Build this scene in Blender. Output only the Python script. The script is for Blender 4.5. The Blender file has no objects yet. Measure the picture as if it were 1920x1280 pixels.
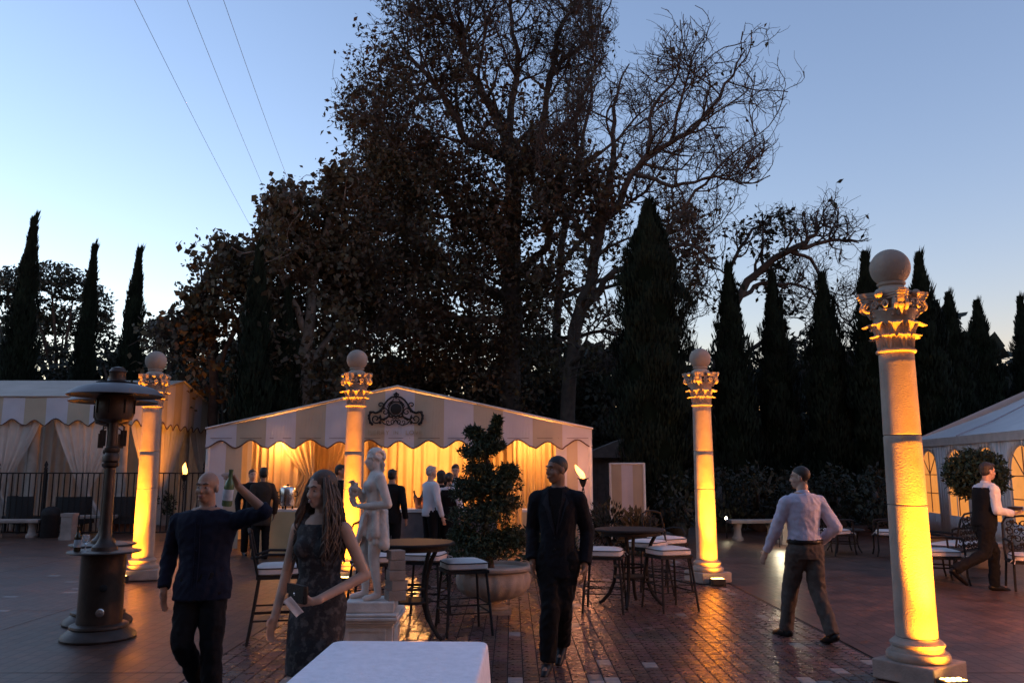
import bpy, bmesh, math, random
import numpy as np
from mathutils import Vector, Matrix, Quaternion, noise as mnoise
R = math.radians
scene = bpy.context.scene
COL = scene.collection
rng = random.Random(7)

# ---------------------------------------------------------------- camera, sky, sun, exposure
CAM_H, PITCH, FPX = 1.65, R(8.9), 1536.0
cam_data = bpy.data.cameras.new('camera')
cam_data.sensor_width = 36.0
cam_data.lens = 36.0 * FPX / 1920.0
cam_data.clip_start = 0.05
cam_data.clip_end = 3000.0
cam = bpy.data.objects.new('camera', cam_data)
cam.location = (0, 0, CAM_H)
cam.rotation_euler = (R(90) + PITCH, 0, 0)
COL.objects.link(cam)
scene.camera = cam

SUN_ELEV, SUN_AZ = R(0.0), R(-64)          # azimuth measured from +Y (view axis), negative = left
world = bpy.data.worlds.new('World')
scene.world = world
world.use_nodes = True
wn = world.node_tree.nodes; wl = world.node_tree.links
wn.clear()
sky = wn.new('ShaderNodeTexSky'); sky.sky_type = 'NISHITA'; sky.sun_disc = False
sky.sun_elevation = SUN_ELEV; sky.sun_rotation = SUN_AZ
sky.air_density = 1.0; sky.dust_density = 0.0; sky.ozone_density = 3.0
wbg = wn.new('ShaderNodeBackground'); wbg.inputs['Strength'].default_value = 0.15
wout = wn.new('ShaderNodeOutputWorld')
wtint = wn.new('ShaderNodeMix'); wtint.data_type = 'RGBA'; wtint.blend_type = 'MULTIPLY'   # the camera's white balance
wtint.inputs[0].default_value = 1.0; wtint.inputs[7].default_value = (1.0, 0.672, 0.505, 1)
wl.new(sky.outputs['Color'], wtint.inputs[6])
wl.new(wtint.outputs[2], wbg.inputs['Color'])
wl.new(wbg.outputs['Background'], wout.inputs['Surface'])

sun_data = bpy.data.lights.new('sun', 'SUN')
sun_data.energy = 0.01; sun_data.angle = R(12); sun_data.color = (1.0, 0.82, 0.66)
sun = bpy.data.objects.new('sun', sun_data)
sd = Vector((math.sin(SUN_AZ) * math.cos(SUN_ELEV), math.cos(SUN_AZ) * math.cos(SUN_ELEV), math.sin(SUN_ELEV)))
sun.rotation_euler = sd.to_track_quat('Z', 'Y').to_euler()
COL.objects.link(sun)

vs = scene.view_settings
vs.view_transform = 'Standard'; vs.look = 'None'; vs.gamma = 1.0; vs.use_curve_mapping = False
vs.exposure = 4.46
scene.cycles.use_denoising = True
scene.cycles.max_bounces = 6
scene.cycles.sample_clamp_indirect = 4.0

# ---------------------------------------------------------------- calibration
def ray(x, y):
    a = (x - 960) / FPX; b = (640 - y) / FPX
    return Vector((a, math.cos(PITCH) - b * math.sin(PITCH), math.sin(PITCH) + b * math.cos(PITCH)))
def at(x, y, Y):
    r = ray(x, y); s = Y / r.y
    return Vector((r.x * s, Y, CAM_H + r.z * s))
def gnd(x, y, z=0.0):
    r = ray(x, y); s = (z - CAM_H) / r.z
    return Vector((r.x * s, r.y * s, z))

# ---------------------------------------------------------------- materials
MATS = {}
def mat(name, col, rough=0.7, metal=0.0, var=0.12, scale=6.0, bump=0.0, bscale=60.0, spec=0.5, rnd=None, rvar=0.3,
        transl=0.0, emit=None, estr=0.0, col2=None, sheen=0.0, rvary=0.0):
    m = bpy.data.materials.new(name); m.use_nodes = True
    nt = m.node_tree; n = nt.nodes; l = nt.links
    b = n['Principled BSDF']
    b.inputs['Roughness'].default_value = rough
    b.inputs['Metallic'].default_value = metal
    b.inputs['Specular IOR Level'].default_value = spec
    if sheen: b.inputs['Sheen Weight'].default_value = sheen
    tc = n.new('ShaderNodeTexCoord')
    nz = n.new('ShaderNodeTexNoise'); nz.inputs['Scale'].default_value = scale; nz.inputs['Detail'].default_value = 6
    l.new(tc.outputs['Object'], nz.inputs['Vector'])
    mx = n.new('ShaderNodeMix'); mx.data_type = 'RGBA'
    c2 = col2 if col2 else tuple(min(1, c * (1 + var)) for c in col)
    c1 = col if col2 else tuple(c * (1 - var) for c in col)
    mx.inputs[6].default_value = (*c1, 1); mx.inputs[7].default_value = (*c2, 1)
    rp = n.new('ShaderNodeMapRange'); rp.inputs[1].default_value = 0.3; rp.inputs[2].default_value = 0.7
    l.new(nz.outputs['Fac'], rp.inputs[0])
    l.new(rp.outputs[0], mx.inputs[0])
    out = mx.outputs[2]
    if rnd:
        hs = n.new('ShaderNodeHueSaturation')
        if rnd == 'island':
            g = n.new('ShaderNodeNewGeometry'); src = g.outputs['Random Per Island']
        else:
            g = n.new('ShaderNodeObjectInfo'); src = g.outputs['Random']
        r2 = n.new('ShaderNodeMapRange'); r2.inputs[3].default_value = 1 - rvar; r2.inputs[4].default_value = 1 + rvar
        l.new(src, r2.inputs[0]); l.new(r2.outputs[0], hs.inputs['Value'])
        mm = n.new('ShaderNodeMath'); mm.operation = 'MULTIPLY'; mm.inputs[1].default_value = 7.31
        fr = n.new('ShaderNodeMath'); fr.operation = 'FRACT'
        r3 = n.new('ShaderNodeMapRange'); r3.inputs[3].default_value = 0.5 - 0.06 * rvar; r3.inputs[4].default_value = 0.5 + 0.06 * rvar
        l.new(src, mm.inputs[0]); l.new(mm.outputs[0], fr.inputs[0]); l.new(fr.outputs[0], r3.inputs[0]); l.new(r3.outputs[0], hs.inputs['Hue'])
        l.new(out, hs.inputs['Color']); out = hs.outputs['Color']
    l.new(out, b.inputs['Base Color'])
    if rvary:
        r4 = n.new('ShaderNodeMapRange'); r4.inputs[1].default_value = 0.3; r4.inputs[2].default_value = 0.7
        r4.inputs[3].default_value = max(0.02, rough - rvary); r4.inputs[4].default_value = min(1, rough + rvary)
        l.new(nz.outputs['Fac'], r4.inputs[0]); l.new(r4.outputs[0], b.inputs['Roughness'])
    if bump:
        nb = n.new('ShaderNodeTexNoise'); nb.inputs['Scale'].default_value = bscale; nb.inputs['Detail'].default_value = 4
        l.new(tc.outputs['Object'], nb.inputs['Vector'])
        bp = n.new('ShaderNodeBump'); bp.inputs['Strength'].default_value = bump; bp.inputs['Distance'].default_value = 0.01
        l.new(nb.outputs['Fac'], bp.inputs['Height']); l.new(bp.outputs['Normal'], b.inputs['Normal'])
    if emit:
        b.inputs['Emission Color'].default_value = (*emit, 1); b.inputs['Emission Strength'].default_value = estr
    if transl:
        tr = n.new('ShaderNodeBsdfTranslucent'); ms = n.new('ShaderNodeMixShader'); ms.inputs[0].default_value = transl
        l.new(out, tr.inputs['Color']); l.new(b.outputs[0], ms.inputs[1]); l.new(tr.outputs[0], ms.inputs[2])
        l.new(ms.outputs[0], n['Material Output'].inputs['Surface'])
    MATS[name] = m
    return m

def stripes_mat(name, ca, cb, width, origin, axis=0, transl=0.2, rough=0.85):
    m = mat(name, ca, rough, transl=transl, bump=0.15, bscale=25)
    nt = m.node_tree; n = nt.nodes; l = nt.links
    tc = n.new('ShaderNodeTexCoord'); sx = n.new('ShaderNodeSeparateXYZ')
    l.new(tc.outputs['Object'], sx.inputs[0])
    a = n.new('ShaderNodeMath'); a.operation = 'SUBTRACT'; a.inputs[1].default_value = origin
    d = n.new('ShaderNodeMath'); d.operation = 'DIVIDE'; d.inputs[1].default_value = 2 * width
    f = n.new('ShaderNodeMath'); f.operation = 'FRACT'
    g = n.new('ShaderNodeMath'); g.operation = 'GREATER_THAN'; g.inputs[1].default_value = 0.5
    l.new(sx.outputs[axis], a.inputs[0]); l.new(a.outputs[0], d.inputs[0]); l.new(d.outputs[0], f.inputs[0]); l.new(f.outputs[0], g.inputs[0])
    mx = n.new('ShaderNodeMix'); mx.data_type = 'RGBA'
    mx.inputs[6].default_value = (*ca, 1); mx.inputs[7].default_value = (*cb, 1)
    l.new(g.outputs[0], mx.inputs[0])
    l.new(mx.outputs[2], n['Principled BSDF'].inputs['Base Color'])
    for x in n:
        if x.type == 'BSDF_TRANSLUCENT': l.new(mx.outputs[2], x.inputs['Color'])
    return m

def glass_mat(name, col, rough=0.05):
    m = mat(name, col, rough, var=0.02)
    m.node_tree.nodes['Principled BSDF'].inputs['Transmission Weight'].default_value = 0.9
    return m

def emis_mat(name, col, strength):
    m = mat(name, col, 0.6, var=0.02, emit=col, estr=strength)
    return m

# ---------------------------------------------------------------- mesh helpers
def tag(o, label=None, cat=None, group=None, kind=None):
    if label: o['label'] = label
    if cat: o['category'] = cat
    if group: o['group'] = group
    if kind: o['kind'] = kind
    return o
def empty(name, loc, rz=0.0, label=None, cat=None, group=None):
    o = bpy.data.objects.new(name, None); o.empty_display_size = 0.1
    o.location = loc; o.rotation_euler = (0, 0, rz); COL.objects.link(o)
    return tag(o, label, cat, group)
def link(name, me, m, parent=None):
    o = bpy.data.objects.new(name, me)
    for mm in (m if isinstance(m, (list, tuple)) else [m]):
        if mm is not None: me.materials.append(mm)
    COL.objects.link(o)
    if parent is not None: o.parent = parent
    return o
def copy_tree(o, parent=None):
    c = o.copy(); COL.objects.link(c); c.parent = parent
    for ch in list(o.children):
        copy_tree(ch, c)
    return c
def place(src, first, loc, rz, label, group=None, scale=None):
    o = src if first else copy_tree(src)
    o.location = loc; o.rotation_euler = (0, 0, rz); o['label'] = label
    if group: o['group'] = group
    if scale: o.scale = scale if isinstance(scale, tuple) else (scale,) * 3
    return o

class MB:
    def __init__(s): s.v = []; s.f = []; s.mi = []; s.cur = 0
    def add(s, verts, faces):
        b = len(s.v); s.v += [tuple(v) for v in verts]
        s.f += [tuple(i + b for i in f) for f in faces]; s.mi += [s.cur] * len(faces); return s
    def box(s, c, d, rz=0.0, taper=1.0, M=None):
        cx, cy, cz = c; hx, hy, hz = d[0] / 2, d[1] / 2, d[2] / 2
        ca, sa = math.cos(rz), math.sin(rz); vs_ = []
        for sz in (-1, 1):
            t = taper if sz > 0 else 1
            for sx, sy in ((-1, -1), (1, -1), (1, 1), (-1, 1)):
                x, y = sx * hx * t, sy * hy * t
                p = Vector((cx + x * ca - y * sa, cy + x * sa + y * ca, cz + sz * hz))
                vs_.append(M @ p if M else p)
        return s.add(vs_, [(0, 3, 2, 1), (4, 5, 6, 7), (0, 1, 5, 4), (1, 2, 6, 5), (2, 3, 7, 6), (3, 0, 4, 7)])
    def tube(s, pts, r, n=8, cap=True, closed=False, flat=1.0):
        pts = [Vector(p) for p in pts]; k = len(pts)
        rs = r if isinstance(r, (list, tuple)) else [r] * k
        verts = []; prev = None
        for i, p in enumerate(pts):
            if closed: t = pts[(i + 1) % k] - pts[i - 1]
            else: t = pts[min(i + 1, k - 1)] - pts[max(i - 1, 0)]
            if t.length < 1e-9: t = Vector((0, 0, 1))
            t.normalize()
            if prev is None:
                a = Vector((0, 0, 1)) if abs(t.z) < 0.9 else Vector((1, 0, 0))
                u = t.cross(a).normalized()
            else:
                u = prev - t * prev.dot(t)
                u = u.normalized() if u.length > 1e-6 else t.orthogonal().normalized()
            w = t.cross(u); prev = u
            for j in range(n):
                an = 2 * math.pi * j / n
                verts.append(p + (u * math.cos(an) + w * math.sin(an) * flat) * rs[i])
        faces = []
        for i in range(k if closed else k - 1):
            i2 = (i + 1) % k
            for j in range(n):
                j2 = (j + 1) % n
                faces.append((i * n + j, i * n + j2, i2 * n + j2, i2 * n + j))
        if cap and not closed:
            faces.append(tuple(range(n - 1, -1, -1))); faces.append(tuple(range((k - 1) * n, k * n)))
        return s.add(verts, faces)
    def lathe(s, prof, n=24, c=(0, 0, 0), sx=1.0, sy=1.0, flute=0, famp=0.0, frange=None):
        verts = []; faces = []
        for (r, z) in prof:
            for j in range(n):
                a = 2 * math.pi * j / n; rr = r
                if flute and (frange is None or frange[0] <= z <= frange[1]):
                    rr = r * (1 + famp * (abs(math.cos(a * flute / 2)) - 0.6))
                verts.append((c[0] + rr * sx * math.cos(a), c[1] + rr * sy * math.sin(a), c[2] + z))
        k = len(prof)
        for i in range(k - 1):
            for j in range(n):
                j2 = (j + 1) % n
                faces.append((i * n + j, i * n + j2, (i + 1) * n + j2, (i + 1) * n + j))
        if prof[0][0] > 1e-6: faces.append(tuple(range(n - 1, -1, -1)))
        if prof[-1][0] > 1e-6: faces.append(tuple(range((k - 1) * n, k * n)))
        return s.add(verts, faces)
    def ell(s, c, r, n=16, m=10, M=None):
        rx, ry, rz = r if isinstance(r, (list, tuple)) else (r, r, r)
        verts = []; faces = []; c = Vector(c)
        for i in range(1, m):
            ph = math.pi * i / m
            for j in range(n):
                th = 2 * math.pi * j / n
                p = Vector((rx * math.sin(ph) * math.cos(th), ry * math.sin(ph) * math.sin(th), rz * math.cos(ph)))
                verts.append(c + (M @ p if M else p))
        top = len(verts); p = Vector((0, 0, rz)); verts.append(c + (M @ p if M else p))
        bot = len(verts); p = Vector((0, 0, -rz)); verts.append(c + (M @ p if M else p))
        for i in range(m - 2):
            for j in range(n):
                j2 = (j + 1) % n
                faces.append((i * n + j, (i + 1) * n + j, (i + 1) * n + j2, i * n + j2))
        for j in range(n):
            faces.append((top, j, (j + 1) % n)); faces.append((bot, (m - 2) * n + (j + 1) % n, (m - 2) * n + j))
        return s.add(verts, faces)
    def cap(s, a, b, ra, rb, n=12):            # tapered capsule (closed)
        a = Vector(a); b = Vector(b); t = (b - a); L = t.length
        t = t / L if L > 1e-6 else Vector((0, 0, 1))
        pts = []; rs = []
        for q in (-1.0, -0.86, -0.5): pts.append(a + t * ra * q); rs.append(max(0.001, ra * math.sqrt(max(0, 1 - q * q))))
        pts.append(a); rs.append(ra); pts.append(b); rs.append(rb)
        for q in (0.5, 0.86, 1.0): pts.append(b + t * rb * q); rs.append(max(0.001, rb * math.sqrt(max(0, 1 - q * q))))
        return s.tube(pts, rs, n)
    def loft(s, secs, n=20):                   # sections: (cx, cy, z, rx, ry)
        verts = []; faces = []
        for (cx, cy, z, rx, ry) in secs:
            for j in range(n):
                a = 2 * math.pi * j / n
                verts.append((cx + rx * math.cos(a), cy + ry * math.sin(a), z))
        k = len(secs)
        for i in range(k - 1):
            for j in range(n):
                j2 = (j + 1) % n
                faces.append((i * n + j, i * n + j2, (i + 1) * n + j2, (i + 1) * n + j))
        faces.append(tuple(range(n - 1, -1, -1))); faces.append(tuple(range((k - 1) * n, k * n)))
        return s.add(verts, faces)
    def prism(s, poly, z0, z1, M=None):        # poly in xy, extruded in z
        k = len(poly)
        vs_ = [Vector((x, y, z0)) for x, y in poly] + [Vector((x, y, z1)) for x, y in poly]
        if M: vs_ = [M @ v for v in vs_]
        return s.add(vs_, [tuple(range(k - 1, -1, -1)), tuple(range(k, 2 * k))] + [(i, (i + 1) % k, k + (i + 1) % k, k + i) for i in range(k)])
    def grid(s, fn, nu, nv):                   # fn(u,v)->point
        vs_ = [fn(i / nu, j / nv) for j in range(nv + 1) for i in range(nu + 1)]
        w = nu + 1
        return s.add(vs_, [(j * w + i, j * w + i + 1, (j + 1) * w + i + 1, (j + 1) * w + i) for j in range(nv) for i in range(nu)])
    def mesh(s, name, smooth=True, ang=40):
        me = bpy.data.meshes.new(name); me.from_pydata(s.v, [], s.f)
        if any(s.mi): me.polygons.foreach_set('material_index', s.mi)
        if smooth:
            me.polygons.foreach_set('use_smooth', [True] * len(me.polygons))
            me.set_sharp_from_angle(angle=R(ang))
        me.update(); return me
    def build(s, name, m, parent=None, smooth=True, ang=40):
        return link(name, s.mesh(name, smooth, ang), m, parent)

def solidify(o, th, off=-1):
    md = o.modifiers.new('thickness', 'SOLIDIFY'); md.thickness = th; md.offset = off
    return o
def bevel(o, w, seg=2):
    md = o.modifiers.new('bevel', 'BEVEL'); md.width = w; md.segments = seg; md.limit_method = 'ANGLE'
    return o
def arrays_mesh(name, V, F):
    """fast mesh from numpy arrays; F is Mx3 or Mx4"""
    V = np.asarray(V, dtype=np.float32); F = np.asarray(F, dtype=np.int32)
    me = bpy.data.meshes.new(name)
    me.vertices.add(len(V)); me.vertices.foreach_set('co', V.ravel())
    k = F.shape[1]
    me.loops.add(F.size); me.loops.foreach_set('vertex_index', F.ravel())
    me.polygons.add(len(F)); me.polygons.foreach_set('loop_start', np.arange(0, F.size, k, dtype=np.int32))
    me.update(calc_edges=True); return me
def spiral(c, r0, r1, turns, a0, n=24, plane='xz'):
    out = []
    for i in range(n + 1):
        t = i / n; a = a0 + turns * 2 * math.pi * t; r = r0 + (r1 - r0) * t
        x, y = r * math.cos(a), r * math.sin(a)
        out.append((c[0] + x, c[1], c[2] + y) if plane == 'xz' else (c[0] + x, c[1] + y, c[2]))
    return out
def in_poly(px, py, poly):
    px = np.asarray(px); py = np.asarray(py); res = np.zeros(px.shape, bool); k = len(poly)
    for i in range(k):
        x1, y1 = poly[i]; x2, y2 = poly[(i + 1) % k]
        if y1 == y2: continue
        c = ((y1 > py) != (y2 > py)) & (px < (x2 - x1) * (py - y1) / (y2 - y1) + x1)
        res ^= c
    return res

# ================================================================ materials used by the scene
M_conc = mat('concrete', (0.112, 0.056, 0.040), 0.40, spec=0.32, var=0.30, scale=2.3, bump=0.12, bscale=90, rnd='obj', rvar=0.10, rvary=0.04)
_nt = M_conc.node_tree; _b = _nt.nodes.new('ShaderNodeTexBrick'); _tc = _nt.nodes.new('ShaderNodeTexCoord')
_b.inputs['Scale'].default_value = 1.0; _b.inputs['Brick Width'].default_value = 0.205; _b.inputs['Row Height'].default_value = 0.128; _b.inputs['Mortar Size'].default_value = 0.009; _b.inputs['Mortar Smooth'].default_value = 0.3
_b.inputs['Color1'].default_value = (1, 1, 1, 1); _b.inputs['Color2'].default_value = (.58, .58, .60, 1); _b.inputs['Mortar'].default_value = (.30, .30, .32, 1)
_mp = _nt.nodes.new('ShaderNodeMapping'); _mp.inputs['Rotation'].default_value = (0, 0, R(90)); _nt.links.new(_tc.outputs['Object'], _mp.inputs['Vector']); _nt.links.new(_mp.outputs['Vector'], _b.inputs['Vector'])
_mx = _nt.nodes.new('ShaderNodeMix'); _mx.data_type = 'RGBA'; _mx.blend_type = 'MULTIPLY'; _mx.inputs[0].default_value = 0.85
_pb = _nt.nodes['Principled BSDF']; _src = _pb.inputs['Base Color'].links[0].from_socket
_nt.links.new(_src, _mx.inputs[6]); _nt.links.new(_b.outputs['Color'], _mx.inputs[7]); _nt.links.new(_mx.outputs[2], _pb.inputs['Base Color'])
_bp = _nt.nodes.new('ShaderNodeBump'); _bp.inputs['Strength'].default_value = 0.8; _bp.inputs['Distance'].default_value = 0.004; _bp.invert = True
_nt.links.new(_b.outputs['Fac'], _bp.inputs['Height']); _nt.links.new(_pb.inputs['Normal'].links[0].from_socket, _bp.inputs['Normal']); _nt.links.new(_bp.outputs['Normal'], _pb.inputs['Normal'])
M_joint = mat('joint_sand', (0.045, 0.034, 0.030), 0.8, var=0.3, scale=9, bump=0.3)
M_brick = mat('brick_paver', (0.112, 0.060, 0.050), 0.30, var=0.35, scale=14, bump=0.35, bscale=50, rnd='obj', rvar=0.38, rvary=0.08)
M_brickf = mat('brick_paver_far', (0.112, 0.060, 0.050), 0.30, var=0.35, scale=14, bump=0.35, bscale=50, rnd='island', rvar=0.38, rvary=0.08)
M_brickl = mat('brick_pale', (0.22, 0.20, 0.19), 0.40, var=0.3, scale=14, bump=0.3, bscale=50, rnd='obj', rvar=0.3)
M_stone = mat('cast_stone', (0.34, 0.275, 0.225), 0.82, var=0.16, scale=5, bump=0.5, bscale=90)
M_stoned = mat('weathered_stone', (0.33, 0.265, 0.225), 0.85, var=0.28, scale=4, bump=0.6, bscale=70)
M_marble = mat('statue_stone', (0.62, 0.55, 0.50), 0.78, var=0.22, scale=7, bump=0.45, bscale=60)
M_black = mat('black_iron', (0.016, 0.013, 0.012), 0.72, 0.05, spec=0.3, var=0.3, scale=20, bump=0.15, bscale=80)
M_bronze = mat('dark_bronze', (0.055, 0.034, 0.025), 0.45, 0.45, var=0.35, scale=8, bump=0.2, bscale=40)
M_steel = mat('brushed_steel', (0.62, 0.60, 0.58), 0.22, 1.0, var=0.1, scale=12)
M_hood = mat('heater_aluminium', (0.17, 0.16, 0.16), 0.5, 0.5, var=0.2, scale=5)
M_plastic = mat('lamp_housing', (0.012, 0.012, 0.012), 0.45, var=0.1)
M_white = mat('white_fabric', (0.72, 0.69, 0.66), 0.9, var=0.05, scale=3, bump=0.15, bscale=22, transl=0.25)
M_trim = mat('brown_binding', (0.09, 0.035, 0.028), 0.8)
M_post = mat('tent_post', (0.62, 0.58, 0.54), 0.5, var=0.1)
M_cloth = mat('table_cloth', (0.88, 0.86, 0.93), 0.88, var=0.06, scale=22, bump=0.5, bscale=38)
M_bulb = emis_mat('warm_bulb', (1.0, 0.55, 0.2), 3.0)
M_amber = emis_mat('amber_diode', (1.0, 0.55, 0.12), 1.0)
M_flame = emis_mat('flame', (1.0, 0.34, 0.06), 0.40)

# ================================================================ ground
g = MB(); g.add([(-900, -900, 0), (900, -900, 0), (900, 900, 0), (-900, 900, 0)], [(0, 1, 2, 3)])
ground = tag(g.build('ground', M_joint, smooth=False), 'dark sandy ground under the plaza paving', 'ground', kind='structure')

XB0, XB1, YB0, YB1 = -2.60, 3.20, 4.05, 16.05
def slab(x0, x1, y0, y1):
    b = MB(); g_ = 0.006; z = 0.010
    b.box(((x0 + x1) / 2, (y0 + y1) / 2, z / 2), (x1 - x0 - 2 * g_, y1 - y0 - 2 * g_, z - 0.0012))
    o = b.build('slab', M_conc, ground, smooth=False)
    return o
xe_l = [-17.3, -14.3, -11.3, -8.3, -5.3, XB0]; xe_r = [XB1, 6.2, 9.2, 12.2, 15.2]
ye = [1.05, YB0, 7.05, 10.05, 13.05, YB1, 19.05, 22.05, 25.05]
for xs in (xe_l, xe_r):
    for i in range(len(xs) - 1):
        for j in range(len(ye) - 1): slab(xs[i], xs[i + 1], ye[j], ye[j + 1])
for x0, x1 in ((XB0, 0.3), (0.3, XB1)):
    for y0, y1 in ((YB1, 19.05), (19.05, 22.05), (1.05, YB0)): slab(x0, x1, y0, y1)

# running-bond brick pavers, long joints running away from the camera
BW, BL, GAP = 0.128, 0.205, 0.010
bs = MB(); bs.box((0, 0, 0.0045), (BW - GAP, BL - GAP, 0.009), taper=0.965)
me_brick = bs.mesh('brick', smooth=False); me_brick.materials.append(M_brick)
me_brickl = me_brick.copy(); me_brickl.materials.clear(); me_brickl.materials.append(M_brickl)
bricks = []
nx = int((XB1 - XB0) / BW); ny = int((YB1 - YB0) / BL)
for i in range(nx):
    x = XB0 + BW * (i + 0.5) + 0.003
    for j in range(ny):
        y = YB0 + BL * (j + 0.5) + (BL / 2 if i % 2 else 0)
        if y > YB1 - BL / 2: continue
        bricks.append((x, y))
def vis_key(b):                     # nearest ones in the frame that nothing big covers
    x, y = b
    dx, dy, dz = x, y * math.cos(PITCH) - CAM_H * math.sin(PITCH), -CAM_H * math.cos(PITCH) - y * math.sin(PITCH)
    px = 960 + FPX * dx / dy; py = 640 - FPX * dz / dy
    hid = py > 1290 or px < 0 or px > 1920 or (px < 905 and py > 1180) or (px < 760 and py > 1120)
    return (hid, y)
order = sorted(bricks, key=vis_key)
brng = random.Random(3)
def pale(x, y):
    return (abs(y - 6.75) < 0.12 and brng.random() < 0.22) or (abs(x - 2.9) < 0.2 and brng.random() < 0.08) or brng.random() < 0.006
for (x, y) in order[:296]:
    o = bpy.data.objects.new('brick', me_brickl if pale(x, y) else me_brick); COL.objects.link(o); o.parent = ground
    o.location = (x, y, brng.uniform(-0.0012, 0.0012)); o.rotation_euler = (brng.uniform(-.006, .006), brng.uniform(-.01, .01), brng.uniform(-.012, .012))
bf = MB()
for (x, y) in order[296:]:
    bf.cur = 1 if pale(x, y) else 0
    bf.box((x, y, 0.0045 + brng.uniform(-0.0012, 0.0012)), (BW - GAP, BL - GAP, 0.009), taper=0.965, rz=brng.uniform(-.012, .012))
tag(bf.build('brick_paving', [M_brickf, M_brickl], ground, smooth=False), kind='stuff')
# pale inset pavers on the slabs at the far side
for k in range(14):
    b = MB(); x = -7.2 + brng.uniform(0, 1.7); y = 8.6 + k * 0.36
    b.box((0, 0, 0.006), (0.19, 0.11, 0.012), taper=0.95)
    o = b.build('inset_paver', M_brickl, ground, smooth=False); o.location = (x, y, 0.0)

# ================================================================ lit stone columns
def acanthus(mb, ang, r0, z0, h, w, out, curl):
    nu, nv = 6, 7
    ca, sa = math.cos(ang), math.sin(ang)
    P = []
    for j in range(nv + 1):
        t = j / nv
        zz = z0 + h * (t if t < 0.8 else 0.8 + 0.15 * math.sin((t - 0.8) / 0.2 * math.pi))
        ro = r0 + out * t ** 2.2 + (curl * ((t - 0.75) / 0.25) ** 1.3 if t > 0.75 else 0)
        ww = w * (0.55 + 0.6 * math.sin(math.pi * min(1, t * 0.95))) * (1 if t < 0.9 else 0.62)
        for i in range(nu + 1):
            s_ = (i / nu - 0.5) * 2
            rr = ro - 0.016 * abs(s_) ** 1.5 + (0.006 if i % 2 == 0 else -0.004)
            tang = s_ * ww / 2
            P.append((rr * ca - tang * sa, rr * sa + tang * ca, zz + (0.006 if i % 2 else 0)))
    F = []; W = nu + 1
    for j in range(nv):
        for i in range(nu): F.append((j * W + i, j * W + i + 1, (j + 1) * W + i + 1, (j + 1) * W + i))
    # back side (thickness)
    n0 = len(P); P2 = []
    for j in range(nv + 1):
        for i in range(nu + 1):
            x, y, z = P[j * W + i]; P2.append((x - 0.018 * ca, y - 0.018 * sa, z - 0.008))
    F2 = [(a + n0, d + n0, c + n0, b + n0) for (a, b, c, d) in F]
    E = []
    edge = [i for i in range(W)] + [j * W + nu for j in range(1, nv + 1)] + [nv * W + i for i in range(nu - 1, -1, -1)] + [j * W for j in range(nv - 1, 0, -1)]
    for a, b in zip(edge, edge[1:] + edge[:1]): E.append((b, a, a + n0, b + n0))
    mb.add(P + P2, F + F2 + E)

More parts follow.
